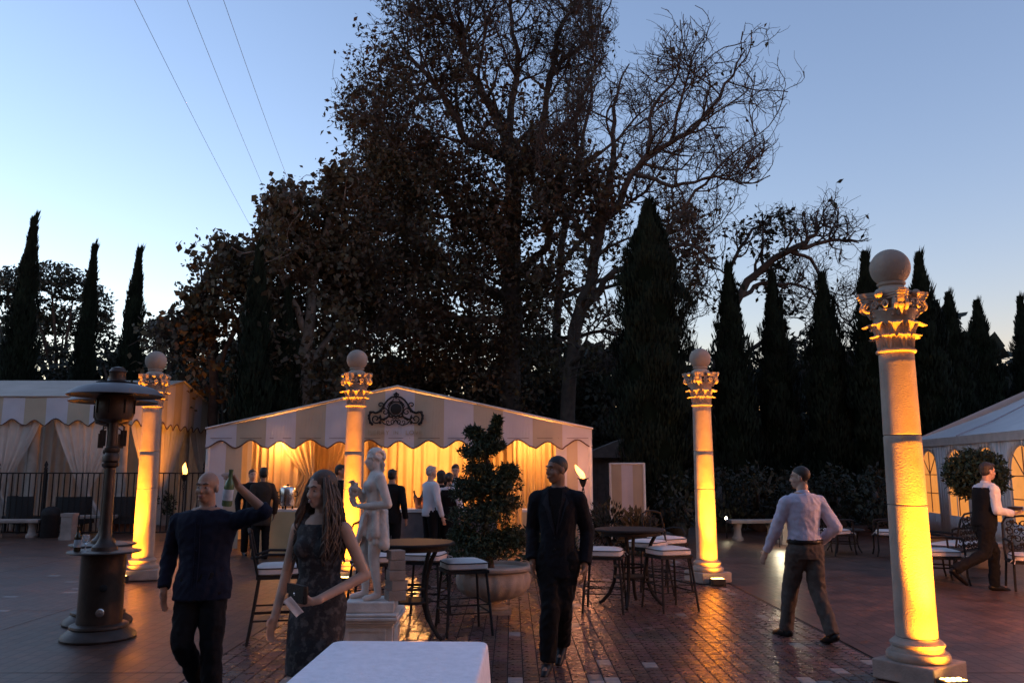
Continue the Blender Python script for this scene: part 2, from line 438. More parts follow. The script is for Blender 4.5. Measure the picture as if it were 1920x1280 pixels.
def make_column():
    root = tag(empty('stone_column', (0, 0, 0), cat='column', group='amber lit stone columns round the plaza'), kind='thing')
    MB().box((0, 0, 0.085), (0.50, 0.50, 0.15)).build('plinth', M_stoned, root, smooth=False)
    bevel(root.children[0], 0.012)
    b = MB(); b.lathe([(0.225, 0.16), (0.235, 0.175), (0.237, 0.20), (0.225, 0.222), (0.20, 0.228), (0.195, 0.25), (0.19, 0.262), (0.202, 0.275), (0.202, 0.292), (0.187, 0.305), (0.172, 0.312), (0.16, 0.33)], 48)
    b.build('base', M_stone, root)
    zs = [0.33, 1.36, 1.92, 2.60]
    def rad(z): return 0.155 - 0.018 * ((z - 0.33) / 2.27) ** 1.3
    for a, c in zip(zs, zs[1:]):
        d = MB(); pr = [(rad(a) - 0.006, a + 0.001), (rad(a), a + 0.008)]
        for k in range(1, 8): pr.append((rad(a + (c - a) * k / 8), a + (c - a) * k / 8))
        pr += [(rad(c), c - 0.008), (rad(c) - 0.006, c - 0.001)]
        d.lathe(pr, 56); d.build('shaft_drum', M_stone, root)
    n = MB(); n.lathe([(0.13, 2.60), (0.153, 2.602), (0.159, 2.615), (0.153, 2.628), (0.138, 2.632)], 48); n.build('neck_ring', M_stone, root)
    cp = MB(); cp.lathe([(0.134, 2.632), (0.134, 2.70), (0.140, 2.80), (0.156, 2.88), (0.188, 2.94), (0.197, 2.95), (0.188, 2.962), (0.17, 2.965)], 40)
    capm = cp.build('capital', M_stone, root)
    for k in range(8):
        l = MB(); acanthus(l, 2 * math.pi * k / 8 + 0.2, 0.141, 2.633, 0.125, 0.11, 0.022, 0.050); l.build('leaf', M_stone, capm)
        l = MB(); acanthus(l, 2 * math.pi * (k + 0.5) / 8 + 0.2, 0.143, 2.66, 0.21, 0.125, 0.048, 0.060); l.build('leaf', M_stone, capm)
    ab = MB(); poly = []                       # concave-sided abacus with cut corners
    for q in range(4):
        a0 = math.pi / 4 + q * math.pi / 2
        poly_r = 0.282
        for da in (-0.10, 0.10): poly.append((poly_r * math.cos(a0 + da), poly_r * math.sin(a0 + da)))
        for t in (0.2, 0.35, 0.5, 0.65, 0.8):
            p0 = Vector((poly_r * math.cos(a0 + .1), poly_r * math.sin(a0 + .1))); p1 = Vector((poly_r * math.cos(a0 + math.pi / 2 - .1), poly_r * math.sin(a0 + math.pi / 2 - .1)))
            p = p0.lerp(p1, t); p -= p.normalized() * 0.045 * math.sin(math.pi * t); poly.append((p.x, p.y))
    ab.prism([(x * 0.92, y * 0.92) for x, y in poly], 3.045, 3.064)
    ab.prism([(x * 0.97, y * 0.97) for x, y in poly], 3.066, 3.084)
    ab.prism(poly, 3.086, 3.112)
    ab.build('abacus', M_stone, capm, smooth=False)
    for q in range(4):                         # corner volutes: paired scrolls under each abacus corner
        a0 = math.pi / 4 + q * math.pi / 2
        for sg in (-1, 1):
            v = MB(); pts = []; rs = []
            for i in range(31):
                t = i / 30; aa = math.pi * 0.95 - t * 2 * math.pi * 1.55; rr = 0.052 * (1 - 0.78 * t)
                lx = 0.208 + rr * math.cos(aa); lz = 2.985 + rr * math.sin(aa); off = sg * (0.040 + 0.010 * t)
                pts.append((lx * math.cos(a0) - off * math.sin(a0), lx * math.sin(a0) + off * math.cos(a0), lz)); rs.append(0.017 * (1 - 0.35 * t))
            st = [(0.165 * math.cos(a0) - sg * .05 * math.sin(a0), 0.165 * math.sin(a0) + sg * .05 * math.cos(a0), 2.90)]
            v.tube(st + pts, [0.014] + rs, 8); v.build('volute', M_stone, capm)
        v = MB(); v.ell((0.208 * math.cos(a0), 0.208 * math.sin(a0), 2.985), (0.036, 0.036, 0.036), 12, 8)
        v.cap((0.175 * math.cos(a0), 0.175 * math.sin(a0), 2.92), (0.222 * math.cos(a0), 0.222 * math.sin(a0), 3.035), 0.025, 0.035); v.build('corner_bracket', M_stone, capm)
        a1 = q * math.pi / 2
        for sg in (-1, 1):
            v = MB(); pts = []
            for i in range(22):
                t = i / 21; aa = -math.pi / 2 + sg * 0 + t * 2 * math.pi * 1.3; rr = 0.034 * (1 - 0.75 * t)
                tx = sg * (0.045 - rr * math.cos(aa + math.pi / 2) * 1.0); lz = 2.995 + rr * math.sin(aa + math.pi / 2)
                lx = 0.195
                pts.append((lx * math.cos(a1) - tx * math.sin(a1), lx * math.sin(a1) + tx * math.cos(a1), lz))
            v.tube(pts, 0.010, 6); v.build('helix', M_stone, capm)
        v = MB(); v.ell((0.205 * math.cos(a1), 0.205 * math.sin(a1), 3.085), (0.035, 0.035, 0.032), 10, 7); v.build('rosette', M_stone, capm)
    f = MB(); f.lathe([(0.135, 3.113), (0.140, 3.125), (0.125, 3.15), (0.105, 3.16), (0.095, 3.175), (0.112, 3.185), (0.115, 3.20), (0.10, 3.21)], 32)
    fin = f.build('finial_neck', M_stone, root)
    s_ = MB(); s_.ell((0, 0, 3.335), 0.162, 32, 20); s_.build('ball', M_stone, root)
    return root
COLS = [((3.22, 6.80), 0.62, 'nearest and tallest-looking amber lit column, beside the man in the pale shirt', (0.06, -0.40)),
        ((2.905, 12.55), 0.35, 'amber lit column standing alone before the dark cypresses', (0.04, -0.42)),
        ((-5.63, 12.85), 0.3, 'amber lit column partly behind the tall patio heater', (-0.14, -0.40)),
        ((-2.42, 12.7), 0.35, 'amber lit column in front of the striped gabled tent, behind the statue', (-0.04, -0.42))]
col0 = make_column()
M_spot = []
def uplight(x, y, aim, label, energy=165.0, cone=48, tilt=172, wide=16.0):
    t = empty('uplight', (x, y, 0.010), math.atan2(aim[1], aim[0]) - math.pi / 2, label, 'spotlight', 'amber uplights at the column feet')
    b = MB(); b.box((0, 0, 0.060), (0.20, 0.15, 0.085)); bevel(b.build('housing', M_plastic, t, smooth=False), 0.012)
    b = MB(); b.box((0, 0, 0.012), (0.22, 0.10, 0.020)); b.build('foot', M_plastic, t, smooth=False)
    b = MB()
    for i in range(4):
        for j in range(2): b.lathe([(0.0, 0.103), (0.019, 0.1035), (0.019, 0.1055), (0.0, 0.112)], 10, c=(-0.068 + i * 0.045, -0.03 + j * 0.06, 0))
    b.build('diode', M_amber, t)
    ld = bpy.data.lights.new('amber_beam', 'SPOT'); ld.energy = energy; ld.color = (1.0, 0.30, 0.010); ld.spot_size = R(cone); ld.spot_blend = 1.0; ld.shadow_soft_size = 0.05
    lo = bpy.data.objects.new('amber_beam', ld); COL.objects.link(lo); lo.parent = t; lo.location = (0, 0, 0.13)
    lo.rotation_euler = (R(tilt), 0, 0)     # straight up, leaning a little towards the shaft
    if wide:
        l2 = bpy.data.lights.new('amber_spill', 'SPOT'); l2.energy = wide; l2.color = (1.0, 0.30, 0.010); l2.spot_size = R(112); l2.spot_blend = 1.0; l2.shadow_soft_size = 0.06
        o2 = bpy.data.objects.new('amber_spill', l2); COL.objects.link(o2); o2.parent = t; o2.location = (0.03, 0, 0.13); o2.rotation_euler = (R(158), 0, 0)
    return t
UPL = ['amber uplight at the foot of the nearest column', 'amber uplight at the foot of the lone column before the cypresses',
       'amber uplight at the foot of the column behind the patio heater', 'amber uplight at the foot of the column before the striped tent']
for i, (xy, rz, lab, off) in enumerate(COLS):
    place(col0, i == 0, (xy[0], xy[1], 0.010), rz, lab)
    uplight(xy[0] + off[0], xy[1] + off[1], (-off[0], -off[1]), UPL[i])

# ================================================================ tents
CREAM = (0.47, 0.39, 0.29); WHITE = (0.56, 0.53, 0.56)
def curtain(name, m, parent, p0, p1, z0, z1, folds, amp, seed=0, gather=0.0, nu=None, nv=10, tie=None, flare=0.0):
    """hanging pleated cloth between p0 and p1 (xy), from z1 down to z0"""
    r_ = random.Random(seed); ph = [r_.uniform(0, 6.28) for _ in range(4)]
    p0 = Vector(p0); p1 = Vector(p1); d = p1 - p0; L = d.length; d.normalize(); nrm = Vector((-d.y, d.x))
    nu = nu or max(24, folds * 8)
    def fn(u, v):
        z = z1 + (z0 - z1) * v
        a = amp * (0.35 + 0.65 * v)
        w = math.sin(u * folds * 2 * math.pi + ph[0] + 0.8 * math.sin(u * 5 + ph[1]) + 0.5 * v * math.sin(ph[2])) + 0.4 * math.sin(u * folds * 3.3 * math.pi + ph[3] + v)
        uu = u
        if tie is not None:                      # gathered towards one point at height tie[1]
            tv = (z1 - tie[1]) / (z1 - z0); k = max(0.0, 1 - abs(v - tv) / (tv if v < tv else (1 - tv) * 1.6)) ** 1.25
            uu = u + (tie[0] - u) * k * tie[2]
        q = p0 + d * (L * uu) + nrm * a * w
        return (q.x, q.y, z)
    b = MB(); b.grid(fn, nu, nv)
    o = b.build(name, m, parent, ang=180)
    return o

def scallop_valance(mb, tb, x0, x1, n, ztop, zbot, amp, y, th=0.012, flip=False):
    """flat striped fascia with a wavy lower edge; ztop is a function of x. Stripes alternate."""
    w = (x1 - x0) / n; per = 10
    trim = []
    for k in range(n):
        mb.cur = k % 2
        top = []; bot = []
        for i in range(per + 1):
            t = i / per; x = x0 + w * (k + t)
            zb = zbot + amp * math.sin(math.pi * t) ** 1.0 - amp * 0.5
            zb = zbot - amp * 0.5 * math.cos(2 * math.pi * t) + .012 * math.sin(k * 2.7)
            top.append((x, ztop(x))); bot.append((x, zb))
            if not (k and i == 0): trim.append((x, y + .020 * math.sin(x * 4.3 + 1) + .012 * math.sin(x * 11.7) - 0.002, zb + .012 * math.sin(k * 2.7)))
        vs_ = []; fs = []
        for (x, zt), (_, zb) in zip(top, bot):
            yt = y + .008 * math.sin(x * 3.1); yb2 = y + .020 * math.sin(x * 4.3 + 1) + .012 * math.sin(x * 11.7); zt -= .012 * (1 + math.sin(x * 2.3))
            vs_ += [(x, yb2, zb), (x, yt, zt), (x, yb2 + th, zb), (x, yt + th, zt)]
        for i in range(per):
            a = i * 4; c = a + 4
            fs += [(a, c, c + 1, a + 1), (a + 2, a + 3, c + 3, c + 2), (a + 1, c + 1, c + 3, a + 3), (a, a + 2, c + 2, c)]
        mb.add(vs_, fs)
    mb.cur = 0
    tb.tube(trim, 0.014, 6)

M_strA = mat('awning_white', WHITE, 0.88, var=0.06, scale=2.5, bump=0.2, bscale=14, transl=0.12)
M_strB = mat('awning_cream', CREAM, 0.88, var=0.06, scale=2.5, bump=0.2, bscale=14, transl=0.12)
M_gold = mat('gold_drape', (0.66, 0.50, 0.27), 0.75, var=0.08, scale=3, bump=0.1, bscale=30, transl=0.2)
M_drape = mat('pale_drape', (0.60, 0.54, 0.49), 0.85, var=0.08, scale=3, bump=0.1, bscale=30, transl=0.3)
M_roof = mat('tent_roof', (0.40, 0.34, 0.29), 0.8, var=0.12, scale=1.2, bump=0.15, bscale=8)

# ---- middle tent with a gable, crest and scalloped valance
TY = 17.5; TX0, TX1 = -6.49, 1.70; TXM = -2.45; TZE, TZP = 2.50, 3.39; TD = 4.6
tent = empty('gabled_tent', (0, 0, 0), 0, 'striped gabled tent with a scroll crest, glowing orange inside', 'tent')
def ztop(x):
    return TZE + (TZP - TZE) * (1 - abs(x - TXM) / ((TXM - TX0) if x < TXM else (TX1 - TXM)))
vb, tb = MB(), MB()
scallop_valance(vb, tb, TX0, TX1, 13, ztop, 2.185, 0.155, TY)
vb.build('valance', [M_strA, M_strB], tent, smooth=False)
tb.build('valance_trim', M_trim, tent)
rb = MB()
rb.add([(TX0 - .02, TY - .02, TZE), (TXM, TY - .02, TZP + .01), (TXM, TY + TD, TZP + .01), (TX0 - .02, TY + TD, TZE)], [(0, 1, 2, 3)])
rb.add([(TXM, TY - .02, TZP + .01), (TX1 + .02, TY - .02, TZE), (TX1 + .02, TY + TD, TZE), (TXM, TY + TD, TZP + .01)], [(0, 1, 2, 3)])
solidify(rb.build('roof', M_roof, tent, smooth=False), 0.03, 1)
# rope hem along the eaves
MB().tube([(TX0 - .02, TY - .035, TZE + .02), (TXM, TY - .035, TZP + .035), (TX1 + .02, TY - .035, TZE + .02)], 0.018, 6).build('eave_pipe', M_post, tent)
for x in (TX0 + .04, TX1 - .04):
    for y in (TY + .05, TY + TD - .05):
        MB().tube([(x, y, 0.01), (x, y, TZE - .02)], 0.045, 10).build('post', M_post, tent)
# seam cords where valance meets fascia
for k in range(13):
    x0 = TX0 + (TX1 - TX0) * k / 13
    MB().box((x0 + 0.32, TY - 0.016, 2.315), (0.46, 0.006, 0.008)).build('seam', M_trim, tent, smooth=False)
def striped_wall(name, parent, p0, p1, z0, z1, n, phase=0):
    b = MB(); p0 = Vector(p0); p1 = Vector(p1)
    for k in range(n):
        b.cur = (k + phase) % 2
        q0 = p0.lerp(p1, k / n); q1 = p0.lerp(p1, (k + 1) / n)
        def fn(u, v, q0=q0, q1=q1):
            q = q0.lerp(q1, u); wv = 0.02 * math.sin((k + u) * 5.0) * (0.3 + v)
            return (q.x, q.y + wv, z1 + (z0 - z1) * v)
        b.grid(fn, 6, 4)
    return b.build(name, [M_strA, M_strB], parent, ang=180)
striped_wall('front_wall', tent, (TX0 + .08, TY + .03), (-5.72, TY + .03), 0.03, 2.3, 2)
striped_wall('front_wall', tent, (0.93, TY + .03), (TX1 - .08, TY + .03), 0.03, 2.3, 3)
striped_wall('side_wall', tent, (TX0 + .03, TY + .1), (TX0 + .03, TY + TD), 0.03, 2.5, 7)
striped_wall('side_wall', tent, (TX1 - .03, TY + .1), (TX1 - .03, TY + TD), 0.03, 2.5, 7)
# inner drapes
for k, (a, c, ya, fo, sd_) in enumerate([(-5.70, -4.62, 18.1, 7, 1), (-4.60, -3.25, 18.6, 8, 2), (-3.4, -2.3, 20.9, 5, 3), (-2.3, -1.0, 20.9, 5, 4), (-1.0, 0.15, 20.9, 6, 5), (0.02, 1.0, 18.4, 8, 6)]):
    curtain('drape', M_gold, tent, (a, ya), (c, ya + (0.1 if k % 2 else -0.05)), 0.03, 2.75, fo, 0.075 if k in (2, 3, 4) else 0.06, sd_)
curtain('swag', M_gold, tent, (-5.2, 18.0), (-4.3, 18.0), 0.9, 2.55, 5, 0.05, 21, tie=(1.0, 1.5, 0.75))
curtain('swag', M_gold, tent, (-4.1, 18.3), (-3.5, 18.3), 0.9, 2.55, 4, 0.05, 22, tie=(0.0, 1.5, 0.75))
curtain('drape', M_gold, tent, (-6.4, 22.0), (1.6, 22.0), 0.03, 2.6, 30, 0.05, 30)
# crest: wrought scrolls fixed to the gable
cr = MB(); CC = (-2.47, 2.93); Yc = TY - 0.05
def cs(pts, r=0.014): cr.tube([(CC[0] + x, Yc, CC[1] + z) for x, z in pts], r, 5)
def arc(cx, cz, r0, r1, a0, a1, n=18):
    return [(cx + (r0 + (r1 - r0) * i / n) * math.cos(a0 + (a1 - a0) * i / n), cz + (r0 + (r1 - r0) * i / n) * math.sin(a0 + (a1 - a0) * i / n)) for i in range(n + 1)]
cr.lathe([(0.0, -.01), (0.105, -.008), (0.118, 0.0), (0.105, .01), (0, .012)], 24)
cr.v = [(CC[0] + x, Yc + z, CC[1] + y) for x, y, z in cr.v]
cs(arc(0, 0, .155, .155, 0, 6.2832), 0.016)
cs([(0, .36), (0, .30), (0, .22)], .02)
for s_ in (-1, 1):
    def ms(pts): return [(x * s_, z) for x, z in pts]
    cs(ms([(0, .34), (.05, .31), (.03, .27), (0, .25)]), .018)
    cs(ms([(.02, .265), (.10, .25), (.18, .19), (.235, .12), (.27, .06)]), .020)            # shoulder arch
    cs(ms(arc(.33, .085, .062, .015, math.pi * 1.05, -math.pi * 0.9)), .013)                # upper curl
    cs(ms([(.26, .08), (.30, .0), (.36, -.06), (.43, -.085), (.50, -.06)]), .026)           # acanthus shoulder
    cs(ms([(.50, -.055), (.555, -.10), (.57, -.18), (.545, -.27), (.50, -.315)]), .024)
    cs(ms(arc(.42, -.21, .115, .025, math.pi * 0.75, math.pi * 0.75 + 2 * math.pi * 1.35, 30)), .014)
    cs(ms(arc(.23, -.06, .085, .018, math.pi * 0.1, math.pi * 0.1 + 2 * math.pi * 1.2, 26)), .012)
    cs(ms([(.15, -.05), (.14, -.14), (.20, -.20), (.30, -.22), (.36, -.17)]), .022)
    cs(ms([(.07, -.17), (.15, -.16), (.24, -.20)]), .018)
    cs(ms(arc(.045, -.175, .045, .012, math.pi * .5, math.pi * .5 + 2 * math.pi * 1.1, 20)), .010)
    cs(ms([(.0, -.22), (.05, -.31), (.15, -.345), (.25, -.31), (.30, -.25)]), .012)
    cs(ms(arc(.06, -.265, .05, .012, -math.pi * .5, math.pi * 1.4, 20)), .010)
    cs(ms(arc(.16, -.275, .045, .012, -math.pi * .5, math.pi * 1.4, 20)), .009)
    cs(ms([(.05, .22), (.09, .16), (.13, .09), (.19, .06), (.16, .02)]), .010)
    cs(ms(arc(.0, .0, .185, .185, math.pi * .15, math.pi * .4)), .014)
    for (lx, lz) in ((.545, -.07), (.57, -.14), (.565, -.2), (.54, -.29), (.5, -.32), (.27, .02), (.32, -.04), (.33, -.29), (.25, -.22)):
        cr.ell((CC[0] + s_ * lx, Yc, CC[1] + lz), (.030, .012, .030), 8, 6)
crest = cr.build('crest', M_black, tent)
def lettering(txt, size, loc, m, parent, name='lettering', rot=(R(90), 0, 0), sx=1.0):
    cu = bpy.data.curves.new(name, 'FONT'); cu.body = txt; cu.size = size; cu.align_x = 'CENTER'; cu.extrude = 0.004; cu.space_character = 1.15
    t = bpy.data.objects.new(name, cu); COL.objects.link(t)
    me = bpy.data.meshes.new_from_object(t.evaluated_get(bpy.context.evaluated_depsgraph_get()))
    bpy.data.objects.remove(t); me.materials.clear()
    o = link(name, me, m, parent); o.location = loc; o.rotation_euler = rot; o.scale.x = sx
    return o
M_gilt = mat('tarnished_gilt', (0.42, 0.33, 0.20), 0.4, 0.6, var=0.3)
lettering('MERRY', 0.135, (-2.83, TY - 0.05, 2.385), M_gilt, tent)
lettering('IN', 0.10, (-2.46, TY - 0.05, 2.395), M_gilt, tent)
lettering('LOVE', 0.135, (-2.08, TY - 0.05, 2.385), M_gilt, tent)
def warm_bulb(name, loc, energy, col, label, radius=0.05, cat='lamp', grp=None, cord=None):
    t = empty(name, loc, 0, label, cat, grp)
    MB().ell((0, 0, 0), radius, 14, 10).build('bulb', M_bulb, t)
    b = MB(); b.lathe([(radius * .5, radius * .85), (radius * .6, radius * 1.3), (radius * .3, radius * 1.6)], 12)
    if cord: b.tube([(0, 0, radius * 1.5), (0, 0, cord)], 0.006, 6)
    b.build('cap', M_black, t)
    ld = bpy.data.lights.new('lamp_glow', 'POINT'); ld.energy = energy; ld.color = col; ld.shadow_soft_size = radius * 1.1
    lo = bpy.data.objects.new('lamp_glow', ld); COL.objects.link(lo); lo.parent = t; lo.location = (0, 0, -radius * 1.6)
    return t
for k, (x, y, e, lab) in enumerate([(-5.0, 17.75, 3.0, 'warm hanging bulb behind the valance over the coffee urn'), (-2.0, 19.3, 20.0, 'warm hanging bulb over the bar in the striped tent'), (0.45, 17.9, 2.8, 'warm hanging bulb behind the valance over the flower table')]):
    warm_bulb('hanging_bulb', (x, y, 2.42), e, (1.0, 0.42, 0.12), lab, cord=0.35 if k == 1 else 0.2, grp='bulbs hanging in the striped tent')

# ---- striped pavilion at the far side of the fence
LX1, LYF, LYR = -10.35, 22.4, 29.0
pav = empty('striped_pavilion', (0, 0, 0), 0, 'long striped pavilion with tied drapes behind the iron fence', 'tent')
vb, tb = MB(), MB()
LX0 = LX1 - 1.19 * 7
scallop_valance(vb, tb, LX0, LX1, 14, lambda x: 3.62, 2.93, 0.16, LYF)
vb.build('valance', [M_strA, M_strB], pav, smooth=False); tb.build('valance_trim', M_trim, pav)
# gable end: built along x then turned to run back
vb, tb = MB(), MB()
Lg = LYR - LYF; zp = 4.10
def zg(x): return 3.62 + 0.75 * (1 - abs(x - Lg / 2) / (Lg / 2)) * 1.0
scallop_valance(vb, tb, 0, Lg, 12, zg, 2.93, 0.16, 0)
for bb in (vb, tb): bb.v = [(LX1 - y, LYF + x, z) for x, y, z in bb.v]
vb.build('gable_end', [M_strA, M_strB], pav, smooth=False); tb.build('gable_trim', M_trim, pav)
rb = MB(); YM = (LYF + LYR) / 2
rb.add([(LX0, LYF - .03, 3.62), (LX1 + .05, LYF - .03, 3.62), (LX1 + .05, YM, 4.40), (LX0, YM, 4.40), (LX0, LYR, 3.62), (LX1 + .05, LYR, 3.62)], [(0, 1, 2, 3), (3, 2, 5, 4)])
solidify(rb.build('roof', M_roof, pav, smooth=False), 0.03, 1)
for k in range(4):
    x = LX1 - 0.35 - k * 2.45
    b = MB(); b.lathe([(0.19, 0.01), (0.19, 0.12), (0.15, 0.18), (0.145, 1.2), (0.13, 2.8), (0.17, 2.86), (0.18, 2.95)], 20, c=(x, LYF + 0.30, 0)); b.build('pillar', M_stone, pav)
for k in range(3):
    b = MB(); b.lathe([(0.19, 0.01), (0.19, 0.12), (0.15, 0.18), (0.145, 1.2), (0.13, 2.8), (0.17, 2.86), (0.18, 2.95)], 20, c=(LX1 - 0.35, LYF + 2.5 + k * 2.1, 0)); b.build('pillar', M_stone, pav)
for k in range(4):
    a = LX1 - 0.1 - k * 2.35
    curtain('tied_drape', M_drape, pav, (a - 2.1, LYF + 0.1), (a - 0.1, LYF + 0.1), 0.05, 3.0, 9, 0.06, 40 + k, tie=(0.5, 1.05, 0.93), nv=22)
for k in range(3):
    a = LYF + 0.2 + k * 2.1
    curtain('tied_drape', M_drape, pav, (LX1 - .15, a), (LX1 - .15, a + 1.9), 0.05, 3.0, 8, 0.06, 50 + k, tie=(0.1 if k % 2 else 0.9, 1.0, 0.85), nv=22)
curtain('back_drape', M_drape, pav, (LX0, LYR - .2), (LX1, LYR - .2), 0.05, 3.4, 30, 0.06, 60)
warm_bulb('hanging_bulb', (-11.9, 25.2, 3.0), 1.6, (1.0, 0.5, 0.16), 'warm hanging bulb deep inside the striped pavilion', cord=0.9)

# ---- white event tent with arched windows
wt = empty('white_marquee', (0, 0, 0), 0, 'white frame marquee with glowing arched windows beside the nearest column', 'tent')
A = Vector((11.75, 24.0)); B = Vector((10.7, 16.2)); U = (B - A).normalized(); N = Vector((U.y, -U.x))   # wall runs from far A to near B
if N.x < 0: N = -N
WL = (B - A).length; WZE = 2.33
def wp(s_, z, off=0.0):
    q = A + U * s_ + N * off; return Vector((q.x, q.y, z))
M_vinyl = mat('white_vinyl', (0.62, 0.61, 0.62), 0.45, var=0.05, scale=2, bump=0.25, bscale=6, transl=0.08)
WINS = [(0.85, 0.62), (2.75, 0.62), (4.55, 0.62), (6.35, 0.62)]
# wall built as columns of quads leaving the arched openings
wb = MB(); xs = []; cur = 0.0
def arch_z(s_, c, hw): 
    t = (s_ - c) / hw
    return 1.55 + math.sqrt(max(0, 1 - t * t)) * 0.62
def wall_pt(s_, z): 
    return wp(s_, z, -0.025 * math.sin(s_ * 9.0) * (z / 2.3))
samples = sorted(set([0.0, WL] + [round(k * 0.13, 3) for k in range(int(WL / 0.13))] + [round(c + hw * math.cos(math.pi * i / 12), 3) for c, hw in WINS for i in range(13)]))
for s0, s1 in zip(samples, samples[1:]):
    mid = (s0 + s1) / 2; win = next((w for w in WINS if abs(mid - w[0]) < w[1]), None)
    if win:
        for (za0, za1, zb0, zb1) in ((0.02, 0.02, 0.48, 0.48), (arch_z(s0, *win), arch_z(s1, *win), WZE, WZE)):
            wb.add([wall_pt(s0, za0), wall_pt(s1, za1), wall_pt(s1, zb1), wall_pt(s0, zb0)], [(0, 1, 2, 3)])
    else: wb.add([wall_pt(s0, 0.02), wall_pt(s1, 0.02), wall_pt(s1, WZE), wall_pt(s0, WZE)], [(0, 1, 2, 3)])
solidify(wb.build('side_wall', M_vinyl, wt, ang=180), 0.012)
M_pane = mat('lit_window_film', (0.75, 0.42, 0.16), 0.35, var=0.25, scale=2.2, emit=(1.0, 0.33, 0.055), estr=0.034, bump=0.2, bscale=5)
M_muntin = mat('window_grid', (0.16, 0.10, 0.08), 0.6)
for c, hw in WINS:
    pb = MB(); ring = [(c - hw, 0.48), (c + hw, 0.48)] + [(c + hw * math.cos(math.pi * i / 16), 1.55 + 0.62 * math.sin(math.pi * i / 16)) for i in range(17)]
    pb.add([wp(s_, z, 0.04) for s_, z in ring], [tuple(range(len(ring)))])
    w_ = pb.build('window', M_pane, wt, smooth=False)
    def bar(s0, z0, s1, z1):
        MB().tube([wp(s0, z0, 0.028), wp(s1, z1, 0.028)], 0.013, 6).build('muntin', M_muntin, w_)
    bar(c, 0.5, c, 2.15); bar(c - hw, 1.02, c + hw, 1.02); bar(c - hw, 1.52, c + hw, 1.52)
    bar(c, 1.53, c - hw * .72, 1.98); bar(c, 1.53, c + hw * .72, 1.98)
# eave valance, roof slope, gutter beam
rb = MB()
rb.add([wp(-0.15, WZE - .04, -.06), wp(WL, WZE - .04, -.06), wp(WL, WZE + .16, -.06), wp(-0.15, WZE + .16, -.06)], [(0, 1, 2, 3)])
solidify(rb.build('eave_band', mat('eave_fabric', (0.45, 0.40, 0.38), 0.7), wt, smooth=False), 0.02)
apex_off = 4.6; ZAP = 4.75
def roof_pt(u, v):
    p = wp(-0.15 + (WL + 0.15) * u, WZE + .16, -.07); q = wp(1.6 + (WL - 1.6) * u, ZAP, apex_off)
    r_ = p.lerp(q, v); r_.z -= 0.18 * math.sin(math.pi * v) + 0.05 * abs(math.sin(u * math.pi * 3)) * (1 - v); return r_
rb = MB(); rb.grid(roof_pt, 30, 10); rb.build('roof', M_vinyl, wt, ang=180)
rb = MB(); rb.add([wp(-.15, WZE + .16, -.07), wp(1.6, ZAP, apex_off), wp(-.15, WZE + .16, apex_off * 2)], [(0, 1, 2)]); rb.build('hip', M_vinyl, wt, smooth=False)
rb = MB(); rb.add([wp(-.1, 0.02, 0), wp(-.1, WZE + .16, 0), wp(-.1, WZE + .16, apex_off * 2), wp(-.1, 0.02, apex_off * 2)], [(0, 1, 2, 3)]); rb.build('end_wall', M_vinyl, wt, smooth=False)
MB().tube([wp(3.2, WZE + .17, -.09), wp(3.0, WZE + .55, .9), wp(2.9, ZAP - .05, apex_off - .1)], 0.018, 6).build('roof_seam', mat('seam_grey', (0.28, 0.27, 0.30), 0.7), wt)  # evenly darker grey tube running up the roof slope
for s_ in (0.0, WL * .33, WL * .66, WL): MB().tube([wp(s_, .01, .06), wp(s_, WZE, .06)], 0.035, 8).build('post', M_post, wt)

# ---- fabric privacy screen past the tent
sc_ = empty('fabric_screen', (0, 0, 0), 0, 'low striped fabric screen past the gabled tent', 'screen')
p0 = at(1146, 985, 19.6); p1 = at(1210, 985, 19.2); zt = at(1146, 870, 19.6).z
striped_wall('cloth', sc_, (p0.x, p0.y), (p1.x, p1.y), 0.25, zt, 3, 1)
for p in (p0, p1): MB().tube([(p.x, p.y, 0.01), (p.x, p.y, zt + 0.03)], 0.03, 8).build('post', M_post, sc_)
MB().tube([(p0.x, p0.y, zt + .01), (p1.x, p1.y, zt + .01)], 0.025, 8).build('rail', M_post, sc_)
# ---- garden shed wall behind it
shed = empty('garden_shed', (3.05, 23.0, 0), 0, 'dark low garden shed behind the striped screen', 'shed')
M_shed = mat('shed_boards', (0.10, 0.075, 0.065), 0.8, var=0.25, scale=6, bump=0.3)
for k in range(10): MB().box((-1.0 + k * 0.21, 0, 1.05), (0.2, 0.04, 2.1)).build('board', M_shed, shed, smooth=False)
MB().prism([(-1.3, 1.98), (1.3, 1.98), (0.0, 2.5)], -0.3, 2.0, M=Matrix(((1, 0, 0, 0), (0, 0, 1, 0), (0, 1, 0, 0), (0, 0, 0, 1)))).build('roof', M_shed, shed, smooth=False)

# ================================================================ iron fence
FY = 20.9
fence = empty('iron_fence', (0, 0, 0), 0, 'black iron bar fence before the striped pavilion', 'fence')
fx0, fx1 = -15.2, -7.75; fz = 1.60
for z in (0.12, fz - 0.03): MB().box(((fx0 + fx1) / 2, FY, z), (fx1 - fx0, 0.03, 0.03)).build('rail', M_black, fence, smooth=False)
bb = MB(); bb.box((0, 0, fz / 2 + .03), (0.022, 0.022, fz - 0.12)); me_bar = bb.mesh('bar', smooth=False); me_bar.materials.append(M_black)
nb = int((fx1 - fx0) / 0.145)
for k in range(1, nb):
    o = bpy.data.objects.new('bar', me_bar); COL.objects.link(o); o.parent = fence; o.location = (fx0 + k * (fx1 - fx0) / nb, FY, 0.01)
for x in (fx0, -12.95, -11.75, -10.05, fx1):
    b = MB(); b.box((x, FY, 0.83), (0.06, 0.06, 1.64)); b.lathe([(0.03, 1.65), (0.05, 1.68), (0.03, 1.72), (0.045, 1.78), (0.012, 1.87)], 10, c=(x, FY, 0)); b.build('post', M_black, fence)

